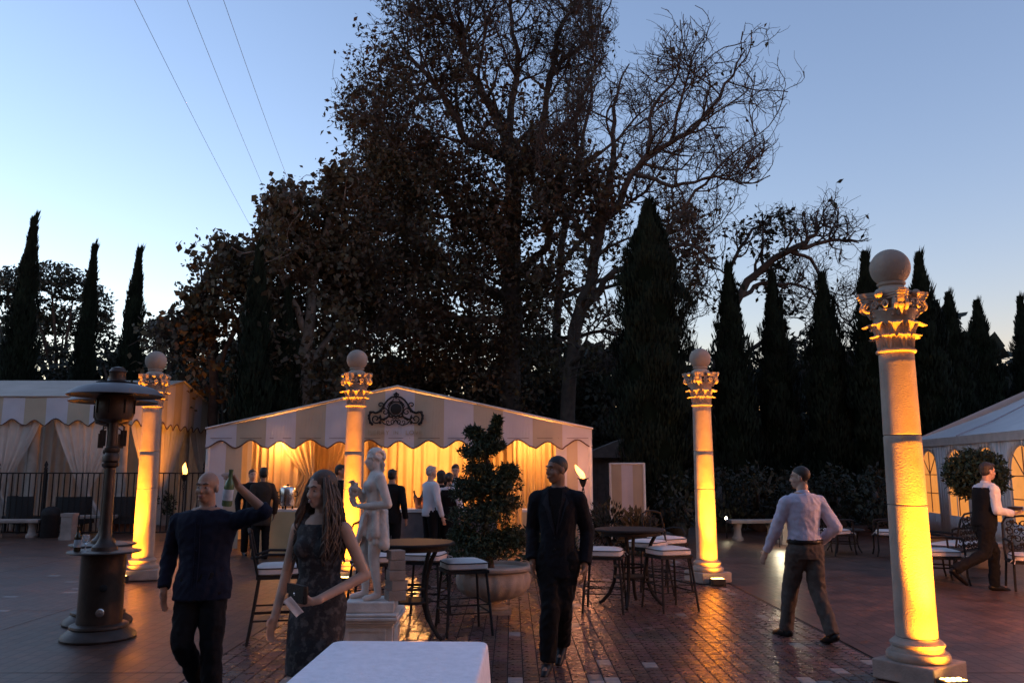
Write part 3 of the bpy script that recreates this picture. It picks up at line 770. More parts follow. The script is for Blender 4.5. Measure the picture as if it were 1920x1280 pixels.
# ================================================================ trees
M_bark = mat('dark_bark', (0.055, 0.040, 0.032), 0.9, var=0.4, scale=5, bump=0.6, bscale=18)
M_barkp = mat('pale_bark', (0.16, 0.13, 0.105), 0.9, var=0.4, scale=5, bump=0.5, bscale=14)
M_lfb = mat('autumn_leaves', (0.066, 0.034, 0.017), 0.65, var=0.4, scale=0.35, rnd='island', rvar=0.38, transl=0.25, col2=(0.044, 0.037, 0.015))
M_lfo = mat('olive_leaves', (0.066, 0.054, 0.026), 0.65, var=0.4, scale=0.5, rnd='island', rvar=0.4, transl=0.25, col2=(0.072, 0.047, 0.025))
M_lfd = mat('dark_leaves', (0.016, 0.020, 0.011), 0.7, var=0.4, scale=0.5, rnd='island', rvar=0.45, transl=0.15)
M_lfe = mat('eucalyptus_leaves', (0.030, 0.040, 0.026), 0.6, var=0.4, scale=0.4, rnd='island', rvar=0.45, transl=0.15)
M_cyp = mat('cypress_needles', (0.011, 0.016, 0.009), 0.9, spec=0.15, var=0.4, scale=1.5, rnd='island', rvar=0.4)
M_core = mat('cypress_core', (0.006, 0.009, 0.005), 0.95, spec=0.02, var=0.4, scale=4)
M_box = mat('clipped_leaves', (0.030, 0.045, 0.018), 0.65, var=0.4, scale=5, rnd='island', rvar=0.5, transl=0.1)

def leaf_cloud(name, P, size, m, parent, seed, aspect=0.55, jitter=0.6, droop=0.3, fold=True):
    """one small leaf (a folded diamond) at every point of P"""
    r_ = np.random.default_rng(seed); P = np.asarray(P, dtype=np.float32); n = len(P)
    d = r_.normal(size=(n, 3)); d[:, 2] -= droop; d /= np.linalg.norm(d, axis=1, keepdims=True) + 1e-9
    a = r_.normal(size=(n, 3)); w = np.cross(d, a); w /= np.linalg.norm(w, axis=1, keepdims=True) + 1e-9
    nn = np.cross(d, w)
    s_ = size * (1 + jitter * r_.uniform(-1, 1, size=(n, 1)))
    b0 = P; tip = P + d * s_; mid = P + d * s_ * 0.45
    l_ = mid + w * s_ * aspect * 0.5 + nn * s_ * 0.10; r2 = mid - w * s_ * aspect * 0.5 + nn * s_ * 0.10
    V = np.stack([b0, r2, tip, l_], axis=1).reshape(-1, 3)
    i = np.arange(n, dtype=np.int32)[:, None] * 4
    F = np.concatenate([i + np.array([[0, 1, 2]]), i + np.array([[0, 2, 3]])], axis=0)
    me = arrays_mesh(name, V, F)
    return link(name, me, m, parent)

def grow(limbs, seed, n2=12, n3=7, n4=5, L2=3.0, L3=1.5, L4=0.7, ok=None, up=0.10, crook=0.30, t0=0.25, depth=1.0):
    """branch system: limbs are polylines [(point, radius), ...]; returns tubes and twig points (pos, tip flag)"""
    r_ = random.Random(seed); tubes = []; tips = []
    def walk(p, d, L, nseg, r0, r1, cr, upb):
        pts = [p.copy()]; rs = [r0]; d = d.normalized()
        for k in range(nseg):
            d = (d + Vector((r_.gauss(0, cr), r_.gauss(0, cr), r_.gauss(0, cr) + upb))).normalized()
            p = p + d * (L / nseg); pts.append(p.copy()); rs.append(r0 + (r1 - r0) * (k + 1) / nseg)
        return pts, rs
    def point_on(pts, rs, t):
        f_ = t * (len(pts) - 1); i = min(int(f_), len(pts) - 2); a = f_ - i
        return pts[i].lerp(pts[i + 1], a), (pts[i + 1] - pts[i]).normalized(), rs[i] + (rs[i + 1] - rs[i]) * a
    def side(tan, spread):
        a = Vector((r_.gauss(0, 1), r_.gauss(0, 1) * depth, r_.gauss(0, 1) + 0.25)); a -= tan * a.dot(tan)
        if a.length < 1e-3: a = tan.orthogonal()
        return (tan * (1 - spread) + a.normalized() * spread).normalized()
    for limb in limbs:
        pts = [Vector(p) for p, _ in limb]; rs = [q for _, q in limb]
        # refine with small wobble
        P2 = []; R2 = []
        for i in range(len(pts) - 1):
            for k in range(4):
                t = k / 4; q = pts[i].lerp(pts[i + 1], t)
                if k: q += Vector((r_.gauss(0, .06), r_.gauss(0, .06), r_.gauss(0, .04)))
                P2.append(q); R2.append(rs[i] + (rs[i + 1] - rs[i]) * t)
        P2.append(pts[-1]); R2.append(rs[-1]); tubes.append((P2, R2, 8))
        for _ in range(n2):
            t = t0 + (1 - t0) * r_.random() ** 0.8; p, tan, rr = point_on(P2, R2, t)
            L = L2 * r_.uniform(0.55, 1.15)
            b2, q2 = walk(p, side(tan, r_.uniform(.4, .75)), L, 6, max(.018, min(rr * .55, .09)), 0.018, crook * .7, up)
            if ok and not ok(b2[-1]):
                b2 = b2[:4]; q2 = q2[:4]
                if not ok(b2[-1]): continue
            tubes.append((b2, q2, 5))
            for _ in range(n3):
                p3, tan3, r3 = point_on(b2, q2, r_.uniform(.2, 1.0))
                b3, q3 = walk(p3, side(tan3, r_.uniform(.4, .8)), L3 * r_.uniform(.5, 1.2), 5, max(.012, min(r3 * .7, .022)), 0.010, crook, up * .6)
                if ok and not ok(b3[-1]): continue
                tubes.append((b3, q3, 4)); tips += b3[2:]
                for _ in range(n4):
                    p4, tan4, r4 = point_on(b3, q3, r_.uniform(.2, 1.0))
                    b4, q4 = walk(p4, side(tan4, r_.uniform(.35, .8)), L4 * r_.uniform(.5, 1.2), 4, 0.0095, 0.0055, crook * 1.2, up * .5)
                    if ok and not ok(b4[-1]): continue
                    tubes.append((b4, q4, 3)); tips += b4[1:]
    return tubes, tips
def tubes_obj(name, tubes, m, parent):
    b = MB()
    for pts, rs, n in tubes: b.tube(pts, list(rs), n, cap=(n > 4))
    return b.build(name, m, parent, ang=180)
def px_poly(pts, D): return [(lambda q: (q.x, q.z))(at(x, y, D)) for x, y in pts]
def L_(D, *pp):   # limb from (px, py, dy, r)
    return [(at(x, y, D + dy), r) for x, y, dy, r in pp]
def poly_ok(poly):
    def f(p): return bool(in_poly(np.array([p.x]), np.array([p.z]), poly)[0])
    return f
def fill(poly, D, th, n, clump, spread, seed, gap=None):
    """n clumps of leaves inside the outline, thickness th, returning points"""
    r_ = np.random.default_rng(seed); xs = [p[0] for p in poly]; zs = [p[1] for p in poly]
    X = r_.uniform(min(xs), max(xs), n * 4); Z = r_.uniform(min(zs), max(zs), n * 4); k = in_poly(X, Z, poly); X = X[k][:n]; Z = Z[k][:n]
    Y = D + r_.normal(0, th, len(X)).clip(-2 * th, 2 * th)
    C = np.stack([X, Y, Z], 1)
    if gap is not None:
        keep = np.array([mnoise.noise(Vector((c[0] * gap, c[1] * gap, c[2] * gap))) > -0.12 for c in C]); C = C[keep]
    P = np.repeat(C, clump, 0) + r_.normal(0, spread, (len(C) * clump, 3))
    return P

# ---- the big half-bare tree in the middle
D1 = 30.0
big = empty('walnut_tree', at(950, 990, D1) * Vector((1, 1, 0)), 0, 'huge half-bare brown tree towering behind the striped tent', 'tree')
bigM = Matrix.Translation(-big.location)
def rel(root, o):
    o.matrix_parent_inverse = Matrix.Translation(-root.location); return o
out1 = px_poly([(640, 210), (700, 60), (720, -60), (1120, -80), (1160, 90), (1120, 200), (1060, 330), (1060, 620), (1000, 760), (560, 760), (560, 600), (640, 440)], D1)
g0 = at(950, 985, D1)
limbs1 = [L_(D1, (952, 1000, 0, .48), (955, 700, 0, .42), (960, 500, .2, .36), (962, 330, 0, .30), (950, 250, -.3, .24)),
          L_(D1, (950, 250, -.3, .20), (905, 178, -1, .15), (870, 90, -1.4, .10), (860, 10, -1.6, .05)),
          L_(D1, (955, 300, 0, .20), (880, 270, -.5, .16), (834, 183, -.8, .12), (780, 120, -.6, .08), (735, 60, -.2, .04)),
          L_(D1, (962, 330, 0, .2), (1012, 272, .6, .15), (1031, 140, 1.0, .11), (1045, 60, 1.2, .08), (1100, -10, 1.5, .03)),
          L_(D1, (952, 250, -.3, .16), (968, 150, .4, .12), (960, 40, .6, .08), (940, -60, .7, .03)),
          L_(D1, (958, 480, 0, .2), (860, 400, -1.2, .15), (780, 300, -1.8, .10), (700, 240, -1.6, .05)),
          L_(D1, (958, 560, 0, .2), (850, 520, 1.2, .15), (740, 420, 1.8, .10), (670, 350, 2.0, .05)),
          L_(D1, (957, 600, 0, .18), (870, 600, -1.6, .12), (760, 560, -2.4, .08), (660, 520, -2.6, .04)),
          L_(D1, (1031, 140, 1.0, .10), (1085, 90, .6, .07), (1130, 40, .4, .04), (1150, -20, .3, .02)),
          L_(D1, (1012, 272, .6, .10), (1080, 220, -.4, .08), (1110, 140, -.8, .05), (1140, 100, -1, .02)),
          L_(D1, (958, 520, 0, .18), (1020, 470, -1.2, .13), (1050, 380, -1.8, .09), (1060, 300, -2.0, .05))]
tubes, tips = grow(limbs1, 11, 20, 9, 7, 2.7, 1.5, 0.75, poly_ok(out1), depth=.9)
rel(big, tubes_obj('branches', tubes, M_bark, big))
leafy = px_poly([(650, 240), (700, 20), (760, 10), (850, 20), (900, 130), (1000, 200), (1060, 330), (1040, 620), (1000, 760), (560, 760), (560, 600), (640, 440)], D1)
T = np.array([tuple(t) for t in tips]); r_ = np.random.default_rng(5)
inl = in_poly(T[:, 0], T[:, 2], leafy)
zn = (T[:, 2] - 6) / 14.0
pk = np.where(inl, np.clip(1.15 - zn * 1.0, 0.10, 1), 0.05)
# patches: leaves hold in drifts
pn = np.array([mnoise.noise(Vector(t) * 0.45) for t in T]); pk = pk * np.where(pn > -0.05, 1.25, 0.35)
keep = r_.random(len(T)) < pk
TP = np.repeat(T[keep], 2, 0) + r_.normal(0, 0.12, (keep.sum() * 2, 3))
low = px_poly([(655, 330), (720, 260), (820, 300), (900, 330), (1000, 400), (1040, 480), (1000, 760), (560, 760), (570, 560), (630, 430)], D1)
FP = fill(low, D1 - 0.4, 2.0, 1500, 34, 0.32, 8, gap=0.5)
AP = np.concatenate([TP, FP]); print('walnut leaves', len(AP), 'tips', len(T), 'tubes', len(tubes))
rel(big, leaf_cloud('crown', AP, 0.165, M_lfb, big, 3, aspect=0.55))

# ---- leaning tree with bare limbs reaching to the cypresses
D2 = 27.0
lean = empty('leaning_tree', at(1075, 1000, D2) * Vector((1, 1, 0)), 0, 'leaning tree with bare twigs spreading above the wide cypress', 'tree')
out2 = px_poly([(985, 400), (1000, 240), (1070, 130), (1120, 80), (1260, 90), (1330, 160), (1380, 80), (1460, 110), (1455, 230), (1400, 370), (1360, 480), (1340, 720), (1000, 720)], D2)
limbs2 = [L_(D2, (1060, 1000, 0, 0.272), (1068, 700, 0, 0.240), (1083, 600, 0, 0.224), (1110, 520, 0, 0.192), (1130, 398, 0, 0.160), (1150, 300, .3, 0.104), (1150, 200, .5, 0.064), (1180, 120, .6, 0.024)),
          L_(D2, (1130, 420, 0, 0.144), (1186, 323, -.4, 0.112), (1214, 290, -.6, 0.096), (1294, 248, -1, 0.080), (1350, 183, -1.2, 0.056), (1397, 94, -1.3, 0.024)),
          L_(D2, (1214, 290, -.6, 0.080), (1225, 200, -.3, 0.056), (1270, 140, 0, 0.040), (1280, 95, .2, 0.016)),
          L_(D2, (1260, 262, -.8, 0.064), (1285, 160, -1.4, 0.040), (1300, 110, -1.5, 0.016)),
          L_(D2, (1090, 585, 0, 0.136), (1150, 510, -.8, 0.104), (1230, 470, -1.2, 0.080), (1290, 380, -1.5, 0.056), (1360, 300, -1.6, 0.032), (1420, 240, -1.6, 0.016)),
          L_(D2, (1190, 325, -.4, 0.080), (1260, 350, -1.4, 0.064), (1340, 330, -1.8, 0.040), (1400, 350, -1.9, 0.016)),
          L_(D2, (1230, 470, -1.2, 0.064), (1300, 460, .4, 0.048), (1350, 500, .8, 0.024)),
          L_(D2, (1130, 400, 0, 0.104), (1095, 320, .6, 0.080), (1075, 230, .8, 0.056), (1085, 150, 1, 0.024)),
          L_(D2, (1120, 460, 0, 0.096), (1060, 400, -.5, 0.072), (1030, 320, -.8, 0.040), (1010, 260, -1, 0.016)),
          L_(D2, (1068, 690, 0, 0.112), (1100, 640, -1, 0.080), (1150, 690, -1.4, 0.048))]
tubes, tips = grow(limbs2, 23, 15, 6, 5, 2.0, 1.3, 0.7, poly_ok(out2), depth=.9)
rel(lean, tubes_obj('branches', tubes, M_bark, lean))
T = np.array([tuple(t) for t in tips]); r_ = np.random.default_rng(6)
leafy2 = px_poly([(1000, 360), (1080, 300), (1180, 330), (1260, 380), (1370, 370), (1380, 460), (1360, 720), (1000, 720)], D2)
inl = in_poly(T[:, 0], T[:, 2], leafy2); pn = np.array([mnoise.noise(Vector(t) * 0.6) for t in T])
keep = r_.random(len(T)) < np.where(inl, 0.42, 0.012) * np.where(pn > 0, 1.3, 0.3)
TP = T[keep] + r_.normal(0, 0.08, (keep.sum(), 3))
low2 = px_poly([(1000, 420), (1030, 290), (1090, 260), (1180, 320), (1160, 400), (1100, 450), (1040, 620), (1060, 720), (1000, 720)], D2)
FP = fill(low2, D2 + .4, 1.0, 260, 18, 0.28, 9, gap=0.7)
rel(lean, leaf_cloud('crown', np.concatenate([TP, FP]), 0.19, M_lfb, lean, 4, aspect=0.6))

# ---- twiggy tree filling the gap between the two big ones
D5 = 33.0
twig = empty('twiggy_tree', at(1040, 1000, D5) * Vector((1, 1, 0)), 0, 'thin twiggy tree in the gap between the huge tree and the leaning one', 'tree')
out5 = px_poly([(1000, 60), (1100, 20), (1180, 120), (1330, 180), (1400, 330), (1330, 480), (1300, 700), (1000, 700)], D5)
limbs5 = [L_(D5, (1040, 1000, 0, .24), (1042, 700, 0, .2), (1050, 500, 0, .15), (1080, 330, .3, .10), (1110, 180, .5, .06), (1120, 60, .6, .02)),
          L_(D5, (1050, 500, 0, .12), (1120, 420, -.6, .09), (1210, 360, -1, .06), (1290, 250, -1.2, .02)),
          L_(D5, (1048, 560, 0, .12), (1150, 520, .8, .09), (1260, 500, 1.2, .06), (1340, 420, 1.4, .02)),
          L_(D5, (1080, 330, .3, .08), (1160, 260, .8, .06), (1230, 180, 1, .02)),
          L_(D5, (1044, 640, 0, .1), (1130, 620, -.6, .07), (1220, 640, -.9, .04), (1290, 600, -1, .02))]
tubes, tips = grow(limbs5, 57, 15, 7, 5, 2.2, 1.3, 0.7, poly_ok(out5), depth=.9)
rel(twig, tubes_obj('branches', tubes, M_bark, twig))
T = np.array([tuple(t) for t in tips]); r_ = np.random.default_rng(58)
pn = np.array([mnoise.noise(Vector(t) * 0.5) for t in T]); hz = np.clip((14 - T[:, 2]) / 10, 0, 1)
keep = r_.random(len(T)) < .55 * hz * np.where(pn > -.02, 1.2, .25)
rel(twig, leaf_cloud('crown', np.repeat(T[keep], 2, 0) + r_.normal(0, .1, (keep.sum() * 2, 3)), 0.18, M_lfb, twig, 59, aspect=.55))

# ---- thin tree arching over the row of cypresses
D3 = 31.0
arch = empty('arching_tree', at(1330, 1000, D3) * Vector((1, 1, 0)), 0, 'sparse tree whose long limb arches above the row of cypresses', 'tree')
out3 = px_poly([(1290, 460), (1380, 400), (1460, 380), (1545, 370), (1630, 430), (1640, 560), (1600, 760), (1300, 760)], D3)
limbs3 = [L_(D3, (1330, 1000, 0, .26), (1335, 760, 0, .22), (1360, 600, 0, .18), (1401, 527, 0, .15), (1480, 470, -.4, .12), (1530, 440, -.6, .08), (1535, 395, -.6, .03)),
          L_(D3, (1500, 465, -.5, .09), (1560, 450, .2, .07), (1610, 455, .4, .03)),
          L_(D3, (1480, 470, -.4, .09), (1520, 485, .5, .07), (1560, 560, .8, .05), (1600, 620, 1, .02)),
          L_(D3, (1380, 560, 0, .1), (1430, 530, .8, .08), (1500, 535, 1, .05), (1560, 580, 1.2, .02)),
          L_(D3, (1360, 620, 0, .1), (1370, 500, .6, .08), (1410, 430, .8, .05), (1460, 400, 1, .02)),
          L_(D3, (1345, 700, 0, .1), (1430, 640, -.6, .08), (1500, 640, -1, .05), (1570, 690, -1.2, .03))]
tubes, tips = grow(limbs3, 31, 11, 6, 5, 1.9, 1.2, 0.65, poly_ok(out3), depth=.9)
rel(arch, tubes_obj('branches', tubes, M_bark, arch))
T = np.array([tuple(t) for t in tips]); r_ = np.random.default_rng(7)
leafy3 = px_poly([(1340, 480), (1400, 400), (1470, 400), (1500, 480), (1500, 560), (1480, 760), (1300, 760)], D3)
inl = in_poly(T[:, 0], T[:, 2], leafy3)
keep = r_.random(len(T)) < np.where(inl, 0.45, 0.04)
rel(arch, leaf_cloud('crown', T[keep], 0.21, M_lfd, arch, 5, aspect=0.55))

# ---- two sycamores with drooping leafy shoots
def sycamore(D, limbs, outline, leafpoly, seed, label, nfill, m, bark, size=0.19):
    t = empty('sycamore_tree', Vector((limbs[0][0][0].x, D, 0)), 0, label, 'tree', 'autumn sycamores behind the tents')
    poly = px_poly(outline, D)
    tubes, tips = grow(limbs, seed, 11, 6, 4, 1.9, 1.1, 0.6, poly_ok(poly), depth=.9)
    rel(t, tubes_obj('branches', tubes, bark, t))
    T = np.array([tuple(q) for q in tips]); r_ = np.random.default_rng(seed); pn = np.array([mnoise.noise(Vector(q) * 0.8) for q in T])
    keep = r_.random(len(T)) < np.where(pn > -.05, 0.95, 0.3)
    P = np.repeat(T[keep], 3, 0) + r_.normal(0, .13, (keep.sum() * 3, 3))
    FP = fill(px_poly(leafpoly, D), D, 1.0, nfill, 20, 0.26, seed + 1, gap=0.8)
    rel(t, leaf_cloud('crown', np.concatenate([P, FP]), size, m, t, seed, aspect=0.75))
D4 = 26.0
sycamore(D4, [L_(D4, (575, 1000, 0, .24), (572, 700, 0, .2), (585, 540, 0, .16), (610, 440, -.2, .11), (660, 330, -.3, .05)),
              L_(D4, (578, 640, 0, .12), (530, 520, -.4, .09), (500, 420, -.5, .06), (520, 350, -.5, .03)),
              L_(D4, (585, 540, 0, .1), (560, 440, .5, .07), (548, 370, .6, .03)),
              L_(D4, (572, 700, 0, .12), (500, 620, .6, .08), (480, 520, .8, .04)),
              L_(D4, (575, 690, 0, .12), (640, 600, .4, .08), (660, 500, .6, .04))],
         [(470, 430), (500, 350), (530, 335), (590, 370), (630, 300), (690, 300), (700, 760), (440, 760), (460, 560)],
         [(480, 480), (520, 400), (560, 420), (640, 380), (690, 400), (700, 760), (450, 760)], 41,
         'windswept sycamore with pale limbs beside the huge brown tree', 170, M_lfo, M_barkp)
sycamore(D4 + 1, [L_(D4 + 1, (400, 1000, 0, .2), (402, 720, 0, .16), (395, 600, 0, .11), (410, 500, -.2, .07), (430, 450, -.2, .03)),
                  L_(D4 + 1, (400, 660, 0, .1), (375, 560, .3, .07), (390, 480, .5, .03)),
                  L_(D4 + 1, (402, 700, 0, .1), (450, 600, -.3, .07), (465, 520, -.4, .03)),
                  L_(D4 + 1, (402, 740, 0, .1), (340, 680, -.3, .07), (300, 630, -.4, .03))],
         [(360, 600), (370, 500), (400, 440), (440, 440), (470, 470), (480, 760), (270, 760), (290, 600), (340, 590)],
         [(370, 560), (385, 480), (430, 455), (440, 500), (420, 540), (470, 600), (480, 760), (290, 760), (300, 640)], 43,
         'smaller sycamore with a nodding leafy top, past the striped pavilion', 150, M_lfo, M_bark)

# ---- round-headed eucalyptus at the far side, low trees around it
def clumpy(name, label, D, trunk_px, clumps, m, seed, dens=260, size=0.2, group=None, cat='tree'):
    t = empty(name, Vector((at(trunk_px, 900, D).x, D, 0)), 0, label, cat, group)
    r_ = np.random.default_rng(seed); P = []; limbs = []
    base = Vector((at(trunk_px, 900, D).x, D, 0))
    tb_ = MB(); hub = None
    zc = np.mean([at(x, y, D).z for x, y, _, _ in clumps])
    hub = Vector((base.x, D, zc * 0.55)); tb_.tube([base, (base + hub) / 2 + Vector((.1, 0, 0)), hub], [.3, .24, .18], 8)
    for (x, y, rx, ry) in clumps:
        c = at(x, y, D + r_.normal(0, 1.2)); k = D / FPX; ax, az = rx * k, ry * k
        q = r_.normal(size=(int(dens * ax * az) + 60, 3)); q /= np.linalg.norm(q, axis=1, keepdims=True)
        rad = r_.uniform(.55, 1.05, (len(q), 1)); q *= rad
        q[:, 2] = np.where(q[:, 2] < -0.3, q[:, 2] * .55, q[:, 2])
        P.append(q * np.array([ax, (ax + az) / 2, az]) + np.array(c))
        tb_.tube([hub, hub.lerp(c, .5) + Vector((0, 0, .4)), c], [.12, .08, .03], 6)
    rel(t, tb_.build('trunk', M_bark, t, ang=180))
    rel(t, leaf_cloud('crown', np.concatenate(P), size, m, t, seed, aspect=0.5))
    return t
clumpy('eucalyptus_tree', 'round-headed dark eucalyptus behind the slim cypresses by the pavilion', 52, 95,
       [(95, 520, 60, 32), (45, 530, 50, 34), (5, 550, 45, 40), (140, 545, 48, 36), (180, 575, 32, 40), (195, 610, 16, 24), (70, 590, 60, 40), (120, 610, 55, 40), (20, 620, 50, 40), (60, 660, 60, 30), (140, 660, 40, 26)], M_lfe, 61, 430, 0.27)
for k, (x, cl) in enumerate([(205, [(200, 640, 22, 22), (190, 670, 34, 26), (230, 680, 30, 24), (150, 690, 40, 26)]),
                             (295, [(300, 620, 34, 30), (330, 600, 24, 20), (285, 660, 34, 34), (330, 650, 40, 36), (350, 690, 50, 36), (270, 700, 30, 30)]),
                             (60, [(30, 690, 60, 30), (90, 700, 60, 30), (0, 720, 50, 26)])]):
    clumpy('low_tree', ['small round tree between two slim cypresses above the pavilion roof', 'bushy low tree above the end of the pavilion roof', 'dark low trees under the eucalyptus above the pavilion'][k], 40 + k, x, cl, M_lfd, 63 + k, 380, 0.22)

# ---- dark evergreen mass closing the back of the garden, tree by tree
hed = [(420, 735, 80, 70, 33), (520, 705, 75, 85, 34), (620, 690, 80, 95, 33), (720, 680, 80, 100, 35), (820, 670, 80, 105, 34), (900, 690, 80, 95, 36), (1000, 690, 80, 95, 34), (1090, 730, 70, 90, 33), (1150, 780, 70, 100, 32),
       (1300, 770, 70, 120, 34), (1360, 780, 60, 130, 36), (1420, 780, 60, 135, 35), (1500, 770, 60, 140, 36), (1580, 770, 60, 135, 35), (1650, 780, 60, 130, 37), (1730, 770, 60, 110, 38), (1800, 770, 60, 100, 40), (1880, 750, 50, 56, 41)]
names_h = ['behind the pavilion gable', 'behind the striped tent roof near the pavilion', 'behind the roof left of the crest', 'behind the crest of the striped tent', 'behind the roof right of the crest', 'behind the potted topiary above the tent roof', 'above the falling side of the tent roof', 'above the outer corner of the tent roof', 'behind the fabric screen',
           'just past the wide cypress', 'behind the lone lit column', 'between two slim cypresses beyond the lone column', 'behind the man in the pale shirt', 'beyond the white-cushioned chairs', 'behind the shaft of the nearest column', 'above the marquee corner by the nearest column', 'above the marquee roof', 'farthest above the marquee roof at the frame edge']
for k, (x, y, rx, ry, D) in enumerate(hed):
    cl = [(x, y, rx, ry), (x - rx * .5, y + ry * .7, rx * .8, ry * .7), (x + rx * .5, y + ry * .7, rx * .8, ry * .7), (x, y + ry * 1.3, rx, ry * .6), (x + rng.uniform(-20, 20), y - ry * .5, rx * .5, ry * .5)]
    clumpy('evergreen_tree', 'dense dark evergreen ' + names_h[k], D, x, cl, M_lfd, 80 + k, 300, 0.24, group='dark evergreens closing the garden')
# the far wood all round the garden
r_ = np.random.default_rng(99); NW = 60000
AZ = r_.uniform(0, 2 * np.pi, NW); RD = r_.uniform(48, 53, NW); H = 8.2 + 1.5 * np.sin(AZ * 17) + 1.0 * np.sin(AZ * 41 + 1); Z = r_.random(NW) ** 0.75 * H
far = leaf_cloud('far_wood', np.stack([RD * np.sin(AZ), RD * np.cos(AZ), Z], 1), 0.85, M_lfd, None, 98, aspect=0.8)
tag(far, 'unbroken dark wood closing off the far garden', 'wood', kind='stuff')
# clipped low shrubs along the back of the plaza
low_names = ['at the foot of the broadest cypress', 'behind the small path light', 'behind the stone bench', 'beyond the man in the pale shirt', 'behind the white-cushioned chairs', 'behind the foot of the nearest column']
for k, (x, D) in enumerate([(1265, 21.5), (1345, 22.5), (1415, 22.8), (1490, 22.6), (1560, 22.8), (1640, 22.5)]):
    clumpy('shrub', 'dark low shrub ' + low_names[k], D, x, [(x, 940, 50, 50), (x - 25, 965, 36, 34), (x + 25, 965, 36, 34), (x + 5, 905, 34, 34)], M_lfd, 140 + k, 900, 0.13, 'dark shrubs along the back of the plaza', 'shrub')

# ---- cypresses
def cypress_mesh(seed, n=5200, ex=1.7, st0=.35, lumps=0.19):
    """unit cypress: height 1, greatest radius about 1 (scaled per tree), sprays pointing up"""
    r_ = np.random.default_rng(seed)
    def prof(t): return (np.minimum(1, (t / 0.10)) ** 0.7) * (1 - np.clip((t - st0) / (1 - st0), 0, 1) ** ex) * 0.97 + 0.02
    t = r_.random(n) ** 0.85; a = r_.uniform(0, 2 * np.pi, n)
    lump = 1 + lumps * np.sin(a * 3 + t * 17 + seed) + lumps * .8 * np.sin(a * 5 - t * 31) + lumps * 0.7 * np.sin(t * 60 + a * 2)
    rad = prof(t) * lump * (r_.uniform(.78, 1.04, n) + np.where(r_.random(n) > .93, r_.uniform(.05, .22, n), 0))
    B = np.stack([rad * np.cos(a), rad * np.sin(a), t], 1)
    return B, a, t
def cypress(name_label, px, ytop, wpx, D, seed, lean_=0.0, n=5000, ex=1.7, st0=.35, fine=1.0):
    base = at(px, ytop, D); h = base.z; rad = wpx / 2 * D / FPX
    t = empty('cypress_tree', (base.x, D, 0), 0, name_label, 'tree', 'dark columnar cypresses')
    r_ = np.random.default_rng(seed); B, a, tt = cypress_mesh(seed, n, ex, st0)
    V0 = B * np.array([rad, rad, h * .97]); V0[:, 0] += lean_ * tt ** 2 * rad
    L = (0.22 + 0.16 * r_.random(n)) * (1 - .3 * tt) * (h / 9) ** .5 * fine; L[tt > .97] *= 1.5; L *= np.where(r_.random(n) > .9, 1.7, 1.0)
    dirn = np.stack([np.cos(a) * .22, np.sin(a) * .22, np.ones(n)], 1) + r_.normal(0, .10, (n, 3)); dirn /= np.linalg.norm(dirn, axis=1, keepdims=True)
    w = np.stack([-np.sin(a), np.cos(a), np.zeros(n)], 1) + r_.normal(0, .3, (n, 3)); w /= np.linalg.norm(w, axis=1, keepdims=True)
    W = (0.030 + .022 * r_.random(n))[:, None] * (h / 9) ** .5 * fine
    tip_ = V0 + dirn * L[:, None]; mid = V0 + dirn * L[:, None] * .45
    V = np.stack([V0 - dirn * .05, mid - w * W, tip_, mid + w * W], 1).reshape(-1, 3)
    i = np.arange(n, dtype=np.int32)[:, None] * 4
    F = np.concatenate([i + np.array([[0, 1, 2]]), i + np.array([[0, 2, 3]])], 0)
    link('crown', arrays_mesh('crown', V, F), M_cyp, t)
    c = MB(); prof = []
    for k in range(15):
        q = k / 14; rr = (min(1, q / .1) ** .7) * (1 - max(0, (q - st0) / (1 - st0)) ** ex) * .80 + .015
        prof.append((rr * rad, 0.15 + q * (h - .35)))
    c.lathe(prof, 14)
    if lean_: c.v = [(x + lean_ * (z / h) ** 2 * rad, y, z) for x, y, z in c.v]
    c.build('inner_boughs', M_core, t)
    tr = MB(); tr.tube([(0, 0, -0.02), (0, 0, .5)], [.12, .10], 8); tr.build('trunk', M_bark, t)
CYP = [(58, 403, 62, 30, .25, 'tallest slim cypress standing before the eucalyptus'), (175, 455, 42, 33, .15, 'slim pointed cypress between two others by the pavilion'), (257, 463, 52, 32, .2, 'slim cypress above the patio heater hood'),
       (487, 455, 74, 24, 0, 'tall cypress behind the striped tent, taller of a close pair'), (540, 540, 66, 25, 0, 'shorter cypress of the close pair behind the striped tent'),
       (1214, 368, 128, 21, 0, 'broadest and nearest cypress, past the striped tent'),
       (1364, 492, 86, 27, 0, 'slim cypress just past the lone lit column'), (1446, 507, 80, 28, 0, 'slim cypress above the man in the pale shirt'), (1540, 510, 94, 27, 0, 'cypress with a bare branch crossing it, above the chairs'),
       (1621, 470, 92, 26, 0, 'cypress directly behind the ball of the nearest column'), (1721, 472, 92, 27, 0, 'cypress right beside the capital of the nearest column'), (1777, 547, 84, 31, 0, 'blunt cypress above the marquee corner'), (1830, 562, 92, 33, 0, 'cypress above the middle of the marquee roof'), (1911, 554, 66, 33, 0, 'cypress cut off by the frame edge above the marquee')]
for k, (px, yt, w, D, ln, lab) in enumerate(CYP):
    cypress(lab, px, yt, w, D, 200 + k, ln, n=30000 if k == 5 else 9000, ex=1.6 if k < 3 else (3.0 if k == 5 else 1.9), st0=.35 if k < 3 else (.42 if k == 5 else .25), fine=.55 if k == 5 else .8)

